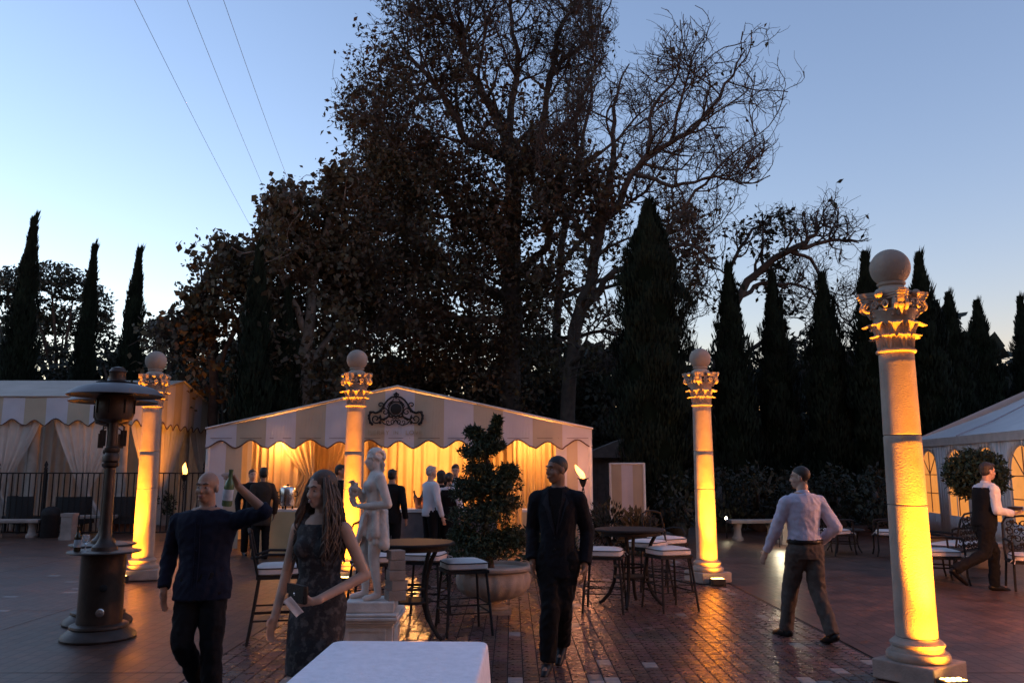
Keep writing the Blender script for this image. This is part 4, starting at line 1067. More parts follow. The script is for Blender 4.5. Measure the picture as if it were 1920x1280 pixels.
# ---- overhead wires
M_wire = mat('wire', (0.10, 0.10, 0.11), 0.6)
for k, (a, b, lab) in enumerate([((232, -40), (470, 425), 'overhead wire nearest the pavilion'), ((335, -40), (500, 365), 'middle overhead wire in the sky'), ((405, -40), (545, 350), 'overhead wire nearest the huge brown tree')]):
    p0 = at(*a, 45); p1 = at(*b, 95); m_ = MB()
    m_.tube([p0.lerp(p1, i / 12) - Vector((0, 0, 0.25 * math.sin(math.pi * i / 12))) for i in range(13)], 0.016, 5)
    tag(m_.build('overhead_wire', M_wire), lab, 'wire', 'overhead wires')
for k, (a, b, lab) in enumerate([((150, 595), (300, 618), 'upper thin wire between the slim cypresses'), ((150, 600), (300, 632), 'lower thin wire between the slim cypresses')]):
    p0 = at(*a, 70); p1 = at(*b, 75); m_ = MB(); m_.tube([p0, p0.lerp(p1, .5) - Vector((0, 0, .05)), p1], 0.02, 5)
    tag(m_.build('distant_wire', M_wire), lab, 'wire', 'distant wires')

# ================================================================ unseen house, added to block the sky behind the viewpoint, with its wall lantern
house = empty('house', (0, -4.5, 0), 0, 'plain stucco house wall added unseen behind the viewpoint to block sky light', 'house')
M_stucco = mat('stucco', (0.16, 0.13, 0.11), 0.9, var=0.15, bump=0.3)
MB().box((0, -2.0, 4.6), (38, 4.0, 9.2)).build('wall', M_stucco, house, smooth=False)
MB().prism([(-19.6, 9.2), (19.6, 9.2), (16, 11.4), (-16, 11.4)], -4.4, 0.6, M=Matrix(((1, 0, 0, 0), (0, 0, 1, 0), (0, 1, 0, 0), (0, 0, 0, 1)))).build('roof', M_shed, house, smooth=False)
for (x, z) in ((-9, 1.6), (-3, 1.6), (9, 1.6), (-9, 5.5), (-3, 5.5), (3, 5.5), (9, 5.5)):
    w_ = MB().box((x, 0.03, z), (1.3, 0.06, 2.0)).build('window', M_plastic, house, smooth=False)
lant = empty('wall_lantern', (6.2, -4.35, 2.3), 0, 'warm wall lantern on the house behind the viewpoint', 'lamp')
MB().box((0, 0, 0.0), (0.16, 0.16, 0.28)).build('glass', M_bulb, lant, smooth=False)
MB().lathe([(0.14, 0.15), (0.10, 0.22), (0.02, 0.30)], 8).build('cap', M_black, lant, smooth=False)
ld = bpy.data.lights.new('lantern_glow', 'POINT'); ld.energy = 13.0; ld.color = (1.0, 0.50, 0.33); ld.shadow_soft_size = 0.14
lo = bpy.data.objects.new('lantern_glow', ld); COL.objects.link(lo); lo.parent = lant; lo.location = (0, 0.28, 0)

pl = empty('added_post_lantern', (7.3, 8.0, .01), 0, 'warm post lantern added unseen at the side of the plaza to warm the paving', 'lamp')  # unseen lantern, added to throw warm light on the paving and seats
MB().lathe([(.10, 0), (.10, .05), (.045, .08), (.04, 1.6), (.07, 1.66), (.07, 1.70)], 16).build('post', M_black, pl)
MB().box((0, 0, 1.86), (.17, .17, .30), taper=1.2).build('glass', M_bulb, pl, smooth=False); MB().lathe([(.17, 2.02), (.12, 2.10), (.02, 2.18)], 8).build('cap', M_black, pl, smooth=False)
for k, (dx, dy) in enumerate(((.22, 0), (-.22, 0), (0, .22), (0, -.22))):
    ld = bpy.data.lights.new('added_post_glow', 'POINT'); ld.energy = 9.0; ld.color = (1.0, 0.34, 0.13); ld.shadow_soft_size = 0.08
    lo = bpy.data.objects.new('added_post_glow', ld); COL.objects.link(lo); lo.parent = pl; lo.location = (dx, dy, 1.86)

# ================================================================ foreground table
tabl = empty('banquet_table', (-0.565, 3.62, 0), R(-1.5), 'banquet table under a pale cloth at the bottom edge', 'table')
MB().box((0, 0, 0.725), (0.76, 1.84, 0.03)).build('tabletop', M_post, tabl, smooth=False)
for sx in (-.3, .3):
    for sy in (-.8, .8): MB().tube([(sx, sy, 0.01), (sx, sy, 0.71)], 0.016, 8).build('leg', M_steel, tabl)
cl = MB(); hw, hl, zt, rc = 0.405, 0.945, 0.748, 0.055
def rr_outline(n=14):
    pts = []
    for (cx, cy, a0) in ((hw - rc, hl - rc, 0), (-hw + rc, hl - rc, 90), (-hw + rc, -hl + rc, 180), (hw - rc, -hl + rc, 270)):
        for i in range(n + 1): a = R(a0 + 90 * i / n); pts.append((cx + rc * math.cos(a), cy + rc * math.sin(a), math.cos(a), math.sin(a)))
    dense = []
    for k in range(len(pts)):
        p, q = pts[k], pts[(k + 1) % len(pts)]; L = math.hypot(q[0] - p[0], q[1] - p[1]); m_ = max(1, int(L / 0.05))
        for i in range(m_): t = i / m_; dense.append(tuple(p[c] + (q[c] - p[c]) * t for c in range(4)))
    return dense
ol = rr_outline(); nO = len(ol); vs_ = []; fs = []
rings = [(0.0, 0.0), (0.006, 0.004), (0.010, 0.016), (0.014, 0.06), (0.022, 0.2), (0.035, 0.4), (0.05, 0.6), (0.055, 0.735)]
for (o_, dn) in rings:
    for i, (x, y, nx_, ny_) in enumerate(ol):
        wv = math.sin(i * 0.42) * 0.5 + math.sin(i * 0.17 + 1) * 0.5; k_ = o_ + (dn ** 1.3) * 0.05 * wv
        vs_.append((x + nx_ * k_, y + ny_ * k_, zt - dn))
for r_i in range(len(rings) - 1):
    for i in range(nO): fs.append((r_i * nO + i, (r_i + 1) * nO + i, (r_i + 1) * nO + (i + 1) % nO, r_i * nO + (i + 1) % nO))
prev_b = 0
for sc_k in (.985, .95, .88, .76, .6, .42, .22, .04):
    nb_ = len(vs_)
    for i, (x, y, nx_, ny_) in enumerate(ol):
        xx, yy = x * sc_k, y * sc_k
        vs_.append((xx, yy, zt + .0035 * mnoise.noise(Vector((xx * 5, yy * 4, .3))) + .0018 * mnoise.noise(Vector((xx * 16, yy * 14, 1.7)))))
    for i in range(nO): fs.append((prev_b + i, prev_b + (i + 1) % nO, nb_ + (i + 1) % nO, nb_ + i))
    prev_b = nb_
fs.append(tuple(range(prev_b, prev_b + nO)))
cl.add(vs_, fs); clo = cl.build('tablecloth', M_cloth, ang=60)
clo.location = (-0.565, 3.62, 0); clo.rotation_euler = (0, 0, R(-1.5))
tag(clo, 'pale lavender-white cloth draped over the table at the bottom edge', 'tablecloth')

# ================================================================ patio heaters
def make_heater():
    t = empty('patio_heater', (0, 0, 0), cat='heater', group='bronze patio heaters')
    MB().lathe([(0.345, 0.0), (0.35, 0.02), (0.335, 0.05), (0.29, 0.08), (0.265, 0.105), (0.275, 0.115), (0.27, 0.135), (0.235, 0.15)], 40).build('base', M_bronze, t)
    d = MB(); d.lathe([(0.210, 0.15), (0.207, 0.30), (0.207, 0.80), (0.210, 0.815)], 40); dr = d.build('tank_drum', M_bronze, t)
    b = MB(); b.lathe([(0, 0), (0.034, 0.004), (0.040, 0.014), (0.034, 0.022), (0.0, 0.024)], 16)
    def face(px, pz, name, m, s_=1.0):
        q = MB(); q.lathe([(0.0, -0.006), (0.036 * s_, -0.004), (0.040 * s_, 0.006), (0.030 * s_, 0.012), (0, 0.014)], 20)
        a = math.asin(px / 0.207); M_ = Matrix.Rotation(a, 4, 'Z') @ Matrix.Translation((0, -0.209, pz)) @ Matrix.Rotation(R(90), 4, 'X')
        q.v = [tuple(M_ @ Vector(v)) for v in q.v]; q.build(name, m, dr)
    face(0.075, 0.50, 'valve_knob', M_black, 0.9); face(0.06, 0.27, 'badge', M_steel, 1.0)
    MB().lathe([(0.0, 0.818), (0.33, 0.822), (0.345, 0.832), (0.34, 0.842), (0.30, 0.848), (0.0, 0.846)], 48).build('shelf', M_bronze, t)
    MB().lathe([(0.125, 0.848), (0.12, 0.88), (0.085, 0.91), (0.058, 0.97), (0.053, 1.1), (0.048, 1.5), (0.045, 1.66), (0.072, 1.68), (0.076, 1.71), (0.055, 1.72), (0.074, 1.73), (0.076, 1.78), (0.06, 1.81), (0.074, 1.83), (0.072, 1.86), (0.045, 1.88), (0.042, 2.05), (0.048, 2.12), (0.10, 2.13)], 24).build('pole', M_bronze, t)
    bn = MB(); bn.lathe([(0.10, 2.13), (0.165, 2.15), (0.185, 2.20), (0.185, 2.36), (0.16, 2.40)], 28); bnr = bn.build('burner', M_bronze, t)
    for k in range(8):
        a = 2 * math.pi * k / 8; MB().box((0.19 * math.cos(a), 0.19 * math.sin(a), 2.28), (0.012, 0.012, 0.14), rz=a).build('rib', M_black, bnr, smooth=False)
    MB().lathe([(0.10, 2.405), (0.30, 2.44), (0.445, 2.405), (0.46, 2.39), (0.465, 2.396), (0.44, 2.425), (0.36, 2.475), (0.24, 2.51), (0.13, 2.525), (0.11, 2.53)], 48).build('hood', M_hood, t)
    MB().lathe([(0.19, 2.527), (0.20, 2.532), (0.105, 2.545), (0.085, 2.56), (0.078, 2.63), (0.085, 2.645), (0.06, 2.685), (0.0, 2.70)], 24).build('finial', M_bronze, t)
    for sg in (-1, 1):
        f_ = MB(); f_.tube([(sg * 0.055, 0, 2.11), (sg * 0.10, 0, 2.08), (sg * 0.10, 0, 1.95)], 0.008, 6); f_.box((sg * 0.10, 0, 1.96), (0.06, 0.012, 0.16)); f_.build('gas_tag', M_bronze, t)
    return t
h0 = make_heater()
place(h0, True, (-4.09, 8.45, 0.010), 0.15, 'tall bronze patio heater with a bottle and a glass on its shelf')
place(h0, False, (-4.50, 9.25, 0.010), 0.5, 'second patio heater, its hood showing behind the nearer heater')
M_gbot = mat('dark_bottle_glass', (0.030, 0.022, 0.012), 0.08, var=0.1)
M_green = mat('green_bottle_glass', (0.09, 0.14, 0.06), 0.1, var=0.1)
M_label = mat('paper_label', (0.45, 0.48, 0.52), 0.6, var=0.2, scale=20)
M_glass = glass_mat('clear_glass', (0.95, 0.96, 0.96))
def bottle(loc, label, m, group=None, h=0.24, tilt=None, lab=True):
    t = empty('bottle', loc, 0, label, 'bottle', group); k = h / 0.24
    MB().lathe([(0.0, 0), (0.030 * k, 0.002), (0.032 * k, 0.01), (0.032 * k, 0.13 * k), (0.026 * k, 0.155 * k), (0.014 * k, 0.18 * k), (0.0125 * k, 0.225 * k), (0.0145 * k, 0.228 * k), (0.0145 * k, 0.24 * k), (0, 0.24 * k)], 18).build('glass_body', m, t)
    if lab: MB().lathe([(0.0325 * k, 0.04 * k), (0.0328 * k, 0.042 * k), (0.0328 * k, 0.11 * k), (0.0325 * k, 0.112 * k)], 18).build('paper_label', M_label, t)
    if tilt: t.rotation_euler = tilt
    return t
hs = Vector((-4.09, 8.45, 0.858))
bottle(hs + Vector((-0.20, -0.15, 0)), 'dark beer bottle on the patio heater shelf', M_gbot)
wg = empty('wine_glass', hs + Vector((-0.10, -0.19, 0)), 0, 'clear stemmed glass on the patio heater shelf', 'glass')
MB().lathe([(0.034, 0), (0.03, 0.004), (0.006, 0.01), (0.005, 0.07), (0.02, 0.085), (0.036, 0.11), (0.038, 0.14), (0.033, 0.165), (0.031, 0.165), (0.035, 0.14), (0.033, 0.112), (0.015, 0.092), (0.0, 0.09)], 20).build('bowl', M_glass, wg)

# ================================================================ iron bar tables, stools, chairs
M_cush = mat('white_cushion', (0.66, 0.60, 0.57), 0.9, var=0.06, scale=6, bump=0.2, bscale=60)
M_pipe = mat('cushion_piping', (0.03, 0.025, 0.03), 0.8)
def cushion(parent, w, d, th, z, rnd_=0.05):
    c = MB(); nu, nv = 14, 14
    def fn(u, v, s_):
        a = (u - .5) * 2; b = (v - .5) * 2
        k = 1 - 0.10 * (abs(a) ** 4 * abs(b) ** 4) 
        e = (1 - max(abs(a), abs(b)) ** 6)
        return (a * w / 2 * k, b * d / 2 * k, z + th / 2 + s_ * (th / 2 * 0.62 + th * 0.38 * e * (1 - .35 * (a * a + b * b) / 2)))
    c.grid(lambda u, v: fn(u, v, 1), nu, nv); c.grid(lambda u, v: fn(1 - u, v, -1), nu, nv)
    per = []
    for s_, t in [(0, i / nu) for i in range(nu)] + [(1, i / nv) for i in range(nv)] + [(2, 1 - i / nu) for i in range(nu)] + [(3, 1 - i / nv) for i in range(nv)]:
        u, v = {0: (t, 0), 1: (1, t), 2: (t, 1), 3: (0, t)}[s_]; per.append((u, v))
    top = [fn(u, v, 1) for u, v in per]; bt = [fn(u, v, -1) for u, v in per]; k = len(per)
    c.add(top + bt, [(i, k + i, k + (i + 1) % k, (i + 1) % k) for i in range(k)])
    o = c.build('cushion', M_cush, parent, ang=50)
    p = MB(); p.tube([(x * 1.005, y * 1.005, z_) for x, y, z_ in top], 0.006, 5, closed=True); p.build('piping', M_pipe, o)
    tie = MB(); tie.tube([(w * .47, d * .47, z + th * .4), (w * .56, d * .55, z + .02), (w * .60, d * .52, z - .01)], 0.007, 5); tie.tube([(w * .47, d * .47, z + th * .4), (w * .52, d * .6, z - .03)], 0.007, 5); tie.build('tie', M_cush, o)
    return o
def make_bar_table():
    t = empty('bar_table', (0, 0, 0), cat='table', group='iron bar tables')
    b = MB(); b.lathe([(0.0, 0.885), (0.40, 0.885), (0.435, 0.892), (0.44, 0.905), (0.43, 0.918), (0.0, 0.920)], 44); b.build('tabletop', M_black, t)
    MB().lathe([(0.36, 0.84), (0.375, 0.84), (0.375, 0.885), (0.36, 0.885), (0.36, 0.84)], 40).build('apron', M_black, t)
    for k in range(4):
        a = math.pi / 4 + k * math.pi / 2; pr = [(0.33, 0.86), (0.26, 0.74), (0.205, 0.58), (0.19, 0.42), (0.21, 0.26), (0.27, 0.12), (0.36, 0.02), (0.40, 0.0)]
        MB().tube([(r_ * math.cos(a), r_ * math.sin(a), z + .012) for r_, z in pr], [.022] * 6 + [.02, .018], 8).build('leg', M_black, t)
    rg = MB()
    for (rr, z) in ((0.20, 0.34), (0.19, 0.47)): rg.tube([(rr * math.cos(2 * math.pi * i / 32), rr * math.sin(2 * math.pi * i / 32), z) for i in range(32)], 0.014, 6, closed=True)
    rg.build('stretcher_ring', M_black, t)
    MB().lathe([(0.0, 0.335), (0.2, 0.338), (0.2, 0.348), (0, 0.35)], 32).build('lower_shelf', M_black, t)
    return t
def make_stool(back=True):
    t = empty('bar_stool', (0, 0, 0), cat='stool', group='iron bar stools with white cushions')
    MB().box((0, 0, 0.615), (0.43, 0.42, 0.03)).build('seat_frame', M_black, t, smooth=False)
    for sx in (-1, 1):
        MB().tube([(sx * .19, .185, .605), (sx * .215, .215, .3), (sx * .235, .24, 0.0)], .014, 8).build('leg', M_black, t)
        MB().tube([(sx * .19, -.185, .605), (sx * .215, -.225, .3), (sx * .235, -.27, 0.0)], .014, 8).build('leg', M_black, t)
    for z in (0.22, 0.30):
        k = 1 + (0.3 - z) * .4
        st = MB(); q = [(-.215 * k, .218 * k, z), (.215 * k, .218 * k, z), (.215 * k, -.232 * k, z), (-.215 * k, -.232 * k, z)]
        st.tube(q, 0.009, 6, closed=True); st.build('stretcher', M_black, t)
    cushion(t, 0.44, 0.43, 0.085, 0.632)
    if back:
        for sx in (-1, 1): MB().tube([(sx * .19, -.19, .60), (sx * .20, -.235, .80), (sx * .19, -.275, .98), (sx * .17, -.285, 1.03)], .013, 8).build('back_post', M_black, t)
        MB().tube([(-.17, -.285, 1.03), (-.09, -.30, 1.055), (0, -.302, 1.065), (.09, -.30, 1.055), (.17, -.285, 1.03)], .014, 8).build('top_rail', M_black, t)
        sp = MB()
        for sx in (-1, 1):
            sp.tube([(x, -.272 - .01, z) for x, _, z in spiral((sx * .075, 0, .93), .07, .015, 1.4 * sx, math.pi / 2, 20)], .008, 5)
            sp.tube([(sx * .02, -.235, .76), (sx * .10, -.245, .80), (sx * .05, -.26, .87), (sx * .01, -.28, .95)], .008, 5)
        sp.tube([(-.195, -.235, .78), (.195, -.235, .78)], .010, 6); sp.build('back_scroll', M_black, t)
        for sx in (-1, 1): MB().tube([(sx * .195, -.22, .80), (sx * .24, -.1, .835), (sx * .235, .08, .83), (sx * .20, .17, .76), (sx * .19, .185, .62)], .013, 8).build('arm', M_black, t)
    return t
bt0 = make_bar_table()
place(bt0, True, (-1.02, 8.55, .011), 0.2, 'iron bar table just behind the statue')
place(bt0, False, (1.47, 10.45, .011), 0.5, 'iron bar table behind the man in the dark suit')
st0 = make_stool(False); st1 = make_stool(True)
place(st0, True, (-0.50, 8.75, .011), R(18), 'backless white-cushioned stool in front of the stone urn')
place(st0, False, (-0.98, 9.55, .011), R(-10), 'white-cushioned stool tucked behind the bar table by the statue')
place(st0, False, (1.10, 10.05, .011), R(-12), 'white-cushioned stool right beside the man in the dark suit')
place(st0, False, (1.88, 10.15, .011), R(20), 'white-cushioned stool at the outer side of the far bar table')
place(st0, False, (1.78, 11.15, .011), R(50), 'white-cushioned stool behind the far bar table')
place(st1, True, (-2.30, 8.35, .011), R(-75), 'scroll-backed bar chair behind the woman in the lace dress')
place(st1, False, (-1.55, 9.35, .011), R(200), 'scroll-backed bar chair half hidden by the statue')
place(st1, False, (2.15, 11.7, .011), R(215), 'scroll-backed bar chair farthest behind the far bar table')

def make_garden_chair(w=0.58, name='garden_chair', cat='chair'):
    t = empty(name, (0, 0, 0), cat=cat, group='cast iron garden seats')
    MB().box((0, 0, 0.375), (w, 0.54, 0.03)).build('seat_frame', M_black, t, smooth=False)
    for sx in (-1, 1):
        MB().tube([(sx * w * .47, .25, .65), (sx * w * .48, .27, .36), (sx * w * .49, .27, .12), (sx * w * .50, .30, 0)], .016, 8).build('leg', M_black, t)
        MB().tube([(sx * w * .47, -.24, .38), (sx * w * .49, -.28, .18), (sx * w * .50, -.33, 0)], .016, 8).build('leg', M_black, t)
        MB().tube([(sx * w * .48, -.30, .66), (sx * w * .52, -.05, .68), (sx * w * .51, .2, .665), (sx * w * .47, .25, .64)], .018, 8).build('arm', M_black, t)
    bk = MB(); def_z = lambda z: -.25 - (z - .38) * .22
    fr = [(-w * .47, .38), (-w * .48, .62), (-w * .45, .88), (-w * .36, .96), (0, .985), (w * .36, .96), (w * .45, .88), (w * .48, .62), (w * .47, .38)]
    bk.tube([(x, def_z(z), z) for x, z in fr], .016, 8)
    bfo = bk.build('back_frame', M_black, t)
    lt = MB(); nxx = max(4, int(w / .115))
    for i in range(nxx):
        for j in range(5):
            cx = -w * .40 + (i + .5) * w * .80 / nxx; cz = .45 + j * .105; sg = 1 if (i + j) % 2 else -1
            lt.tube([(x, def_z(z), z) for x, _, z in spiral((cx, 0, cz), .052, .012, 1.15 * sg, rng.uniform(0, 6.28), 12)], .0085, 4)
            lt.ell((cx + sg * .03, def_z(cz), cz + .03), (.018, .008, .028), 6, 5)
    lt.build('scroll_lattice', M_black, bfo)
    cushion(t, w * .92, 0.50, 0.09, 0.392)
    return t
gc0 = make_garden_chair(); gs0 = make_garden_chair(1.25, 'garden_settee', 'settee')
place(gc0, True, (7.25, 11.75, .010), R(160), 'scroll-back iron chair in front of the running waiter')
place(gc0, False, (6.30, 12.45, .010), R(-95), 'iron garden chair seen edge-on beside the nearest column')
place(gc0, False, (7.35, 16.3, .010), R(75), 'white-cushioned iron chair close behind the nearest column')
place(gc0, False, (6.35, 16.6, .010), R(-60), 'white-cushioned iron chair just past the man in the pale shirt')
place(gs0, True, (7.15, 13.6, .010), R(40), 'white-cushioned iron settee behind the waiter')
def low_table(loc, label, rz=0):
    t = empty('low_table', loc, rz, label, 'table', 'low iron garden tables')
    b = MB(); b.lathe([(0, .425), (.40, .425), (.42, .44), (.41, .455), (0, .457)], 36); b.build('tabletop', M_black, t)
    for k in range(4):
        a = math.pi / 4 + k * math.pi / 2; MB().tube([(r_ * math.cos(a), r_ * math.sin(a), z) for r_, z in ((.32, .42), (.27, .25), (.30, .1), (.36, 0))], .015, 6).build('leg', M_black, t)
    rg = MB(); rg.tube([(.28 * math.cos(2 * math.pi * i / 24), .28 * math.sin(2 * math.pi * i / 24), .18) for i in range(24)], .012, 6, closed=True); rg.build('stretcher_ring', M_black, t)
low_table((6.55, 13.0, .01), 'low iron table between the nearest column and the waiter')
low_table((6.75, 17.1, .01), 'low iron table between the two white-cushioned chairs')

# ================================================================ stone benches, pedestals and planters
def stone_bench(loc, rz, label, L=1.5, H=0.46, curve=0.0):
    t = empty('stone_bench', loc, rz, label, 'bench', 'stone garden benches')
    s_ = MB(); n = 14; out_ = []; inn = []
    def ring(y): return [(L * (i / n - .5), y + curve * (1 - (2 * i / n - 1) ** 2)) for i in range(n + 1)]
    s_.prism(ring(-.2) + ring(.2)[::-1], H - .085, H); bevel(s_.build('seat', M_stoned, t, smooth=False), .02)
    for sx in (-1, 1):
        b = MB(); b.loft([(sx * L * .33, curve * .5, 0.0, .13, .16), (sx * L * .33, curve * .5, .06, .13, .16), (sx * L * .33, curve * .5, .10, .09, .12), (sx * L * .33, curve * .5, .25, .075, .11), (sx * L * .33, curve * .5, .33, .10, .14), (sx * L * .33, curve * .5, H - .086, .12, .16)], 16); b.build('support', M_stoned, t)
    return t
p = gnd(25, 1008); stone_bench((p.x, p.y, .01), 0.05, 'stone bench at the frame edge before the iron fence', 1.3, .44)
p = gnd(168, 1004); stone_bench((p.x, p.y, .01), 0.25, 'curved stone bench beside the square pedestal', 1.2, .5, .12)
p = gnd(1415, 1013); stone_bench((p.x, p.y, .01), 0.1, 'stone bench by the small path light', 1.25, .48)
def pedestal(loc, label, h=.62, w=.26):
    t = empty('stone_pedestal', loc, 0, label, 'pedestal')
    MB().box((0, 0, .04), (w * 1.15, w * 1.15, .08)).build('foot', M_stoned, t, smooth=False)
    MB().box((0, 0, .08 + (h - .16) / 2 + .001), (w, w, h - .16)).build('shaft', M_stoned, t, smooth=False)
    MB().box((0, 0, h - .038), (w * 1.12, w * 1.12, .075)).build('cap', M_stoned, t, smooth=False)
p = gnd(127, 1012); pedestal((p.x, p.y, .01), 'square pinkish stone pedestal before the iron fence')
p = gnd(1487, 1020); pedestal((p.x - .1, p.y, .01), 'pale stone pedestal behind the man in the pale shirt', .5, .34)
def leaf_ball(P, name, m, parent, size, seed, aspect=.55): return leaf_cloud(name, P, size, m, parent, seed, aspect=aspect, droop=-.2)
def blob(c, r_, n, seed, shell=.6):
    g_ = np.random.default_rng(seed); q = g_.normal(size=(n, 3)); q /= np.linalg.norm(q, axis=1, keepdims=True)
    q *= g_.uniform(shell, 1.05, (n, 1)); return q * np.array(r_) + np.array(c)
def planter(px, py, label, w, h, plant_r, seed, m_p=M_stoned, kind='box'):
    p = gnd(px, py); t = empty('planter', (p.x, p.y, .01), 0, label, 'planter', 'planted stone pots')
    b = MB(); b.box((0, 0, h / 2), (w * .85, w * .85, h), taper=1.15); b.box((0, 0, h - .03 + .001), (w * 1.06, w * 1.06, .06)); b.build('pot', m_p, t, smooth=False)
    MB().tube([(0, 0, h), (0, 0, h + plant_r)], .03, 6).build('stem', M_bark, t)
    leaf_ball(blob((0, 0, h + plant_r * .8), (plant_r, plant_r, plant_r * .9), 900, seed, .3), 'foliage', M_box, t, .07, seed)
planter(303, 985, 'stone planter with a clipped green shrub behind the left column base', .42, .32, .38, 301)
planter(228, 998, 'terracotta planter with a dark shrub near the patio heater', .6, .28, .34, 302, mat('terracotta', (0.30, 0.14, 0.09), .8, var=.2))
# dark litter bin and wicker chairs behind the fence
lb = empty('litter_bin', gnd(92, 1008) * Vector((1, 1, 0)) + Vector((0, 0, .01)), 0, 'dark domed litter bin by the iron fence', 'bin')
MB().lathe([(.20, 0), (.21, .03), (.21, .50), (.22, .52), (.22, .56)], 24).build('body', M_black, lb); MB().lathe([(.22, .56), (.215, .62), (.17, .70), (.08, .745), (0, .755)], 24).build('dome_lid', M_black, lb)
M_wick = mat('black_wicker', (.014, .013, .013), .7, var=.3, scale=60, bump=.5, bscale=120)
def wicker(px, Y, rz, label):
    p = at(px, 1000, Y); t = empty('wicker_chair', (p.x, Y, .01), rz, label, 'chair', 'black wicker chairs in the pavilion')
    s_ = MB(); pts = [(.40 * math.cos(R(a)), .38 * math.sin(R(a))) for a in range(180, 361, 15)]
    s_.prism([(x * 1.12, y * 1.12) for x, y in pts] + [(x, y) for x, y in pts[::-1]], .42, .95); s_.build('back', M_wick, t, smooth=False)
    MB().box((0, -.02, .34), (.80, .72, .18)).build('seat', M_wick, t, smooth=False)
    for sx in (-.34, .34):
        for sy in (-.3, .28): MB().box((sx, sy, .125), (.06, .06, .25)).build('leg', M_wick, t, smooth=False)
wicker(135, 22.0, 0.1, 'black wicker tub chair behind the iron fence, near the pedestal'); wicker(42, 22.3, -.6, 'black wicker tub chair between the pavilion pillars'); wicker(228, 22.2, .4, 'black wicker chair behind the fence beside the lit column')

# ================================================================ flaming torches and path lights
def torch(px, py, Y, label, lean_=0.0):
    p = at(px, py, Y); zc = p.z - 0.02; t = empty('garden_torch', (p.x, Y, .01), 0, label, 'torch', 'burning garden torches')
    MB().tube([(0, 0, 0), (0, 0, zc - .42)], .014, 8).build('pole', M_black, t)
    tw = MB()
    for k in range(4):
        tw.tube([(.030 * math.sin(math.pi * i / 16) * math.cos(k * 1.57 + i * .35), .030 * math.sin(math.pi * i / 16) * math.sin(k * 1.57 + i * .35), zc - .42 + .26 * i / 16) for i in range(17)], .007, 5)
    tw.build('twisted_basket', M_black, t)
    b = MB(); b.lathe([(.012, zc - .17), (.035, zc - .15), (.06, zc - .09), (.075, zc - .03), (.095, zc), (.08, zc + .002), (.05, zc - .04), (0, zc - .05)], 20); cup = b.build('cup', M_black, t)
    for k in range(10):
        a = 2 * math.pi * k / 10; MB().tube([(.085 * math.cos(a), .085 * math.sin(a), zc - .01), (.11 * math.cos(a), .11 * math.sin(a), zc + .015), (.115 * math.cos(a), .115 * math.sin(a), zc - .01)], .006, 4).build('petal', M_black, cup)
    f_ = MB(); pts = []; rs = []
    for i in range(11):
        q = i / 10; pts.append((lean_ * q ** 1.5 * .22 + .012 * math.sin(q * 7), 0, zc - .02 + .30 * q)); rs.append(max(.002, .055 * math.sin(math.pi * (q * .82 + .18)) ** .9))
    f_.tube(pts, rs, 12); fl = f_.build('flame', M_flame, t, ang=180)
    ld = bpy.data.lights.new('flame_glow', 'POINT'); ld.energy = 6.5; ld.color = (1.0, .34, .13); ld.shadow_soft_size = .06
    lo = bpy.data.objects.new('flame_glow', ld); COL.objects.link(lo); lo.parent = t; lo.location = (lean_ * .06, -.02, zc + .14)
torch(346, 888, 19.6, 'burning torch before the iron fence, by the pavilion'); torch(1093, 896, 16.6, 'burning torch at the corner of the striped tent', -0.75)
def path_light(px, py, zt, energy, label):
    p = gnd(px, py); t = empty('path_light', (p.x, p.y, .01), 0, label, 'lamp', 'low path lights')
    MB().tube([(0, 0, 0), (0, 0, zt - .05)], .012, 6).build('stake', M_black, t)
    MB().ell((0, 0, zt), (.03, .03, .04), 12, 8).build('bulb', emis_mat('path_bulb', (1.0, .85, .55), 1.0), t)
    MB().lathe([(.055, zt + .045), (.05, zt + .055), (.012, zt + .085), (0, zt + .09)], 14).build('cap', M_black, t)
    ld = bpy.data.lights.new('path_glow', 'POINT'); ld.energy = energy; ld.color = (1.0, .86, .58); ld.shadow_soft_size = .04
    lo = bpy.data.objects.new('path_glow', ld); COL.objects.link(lo); lo.parent = t; lo.location = (0, -.05, zt)
path_light(1363, 1010, .48, .10, 'small bright path light past the lone lit column'); path_light(1462, 1026, .55, 1.3, 'path light hidden behind the legs of the man in the pale shirt')

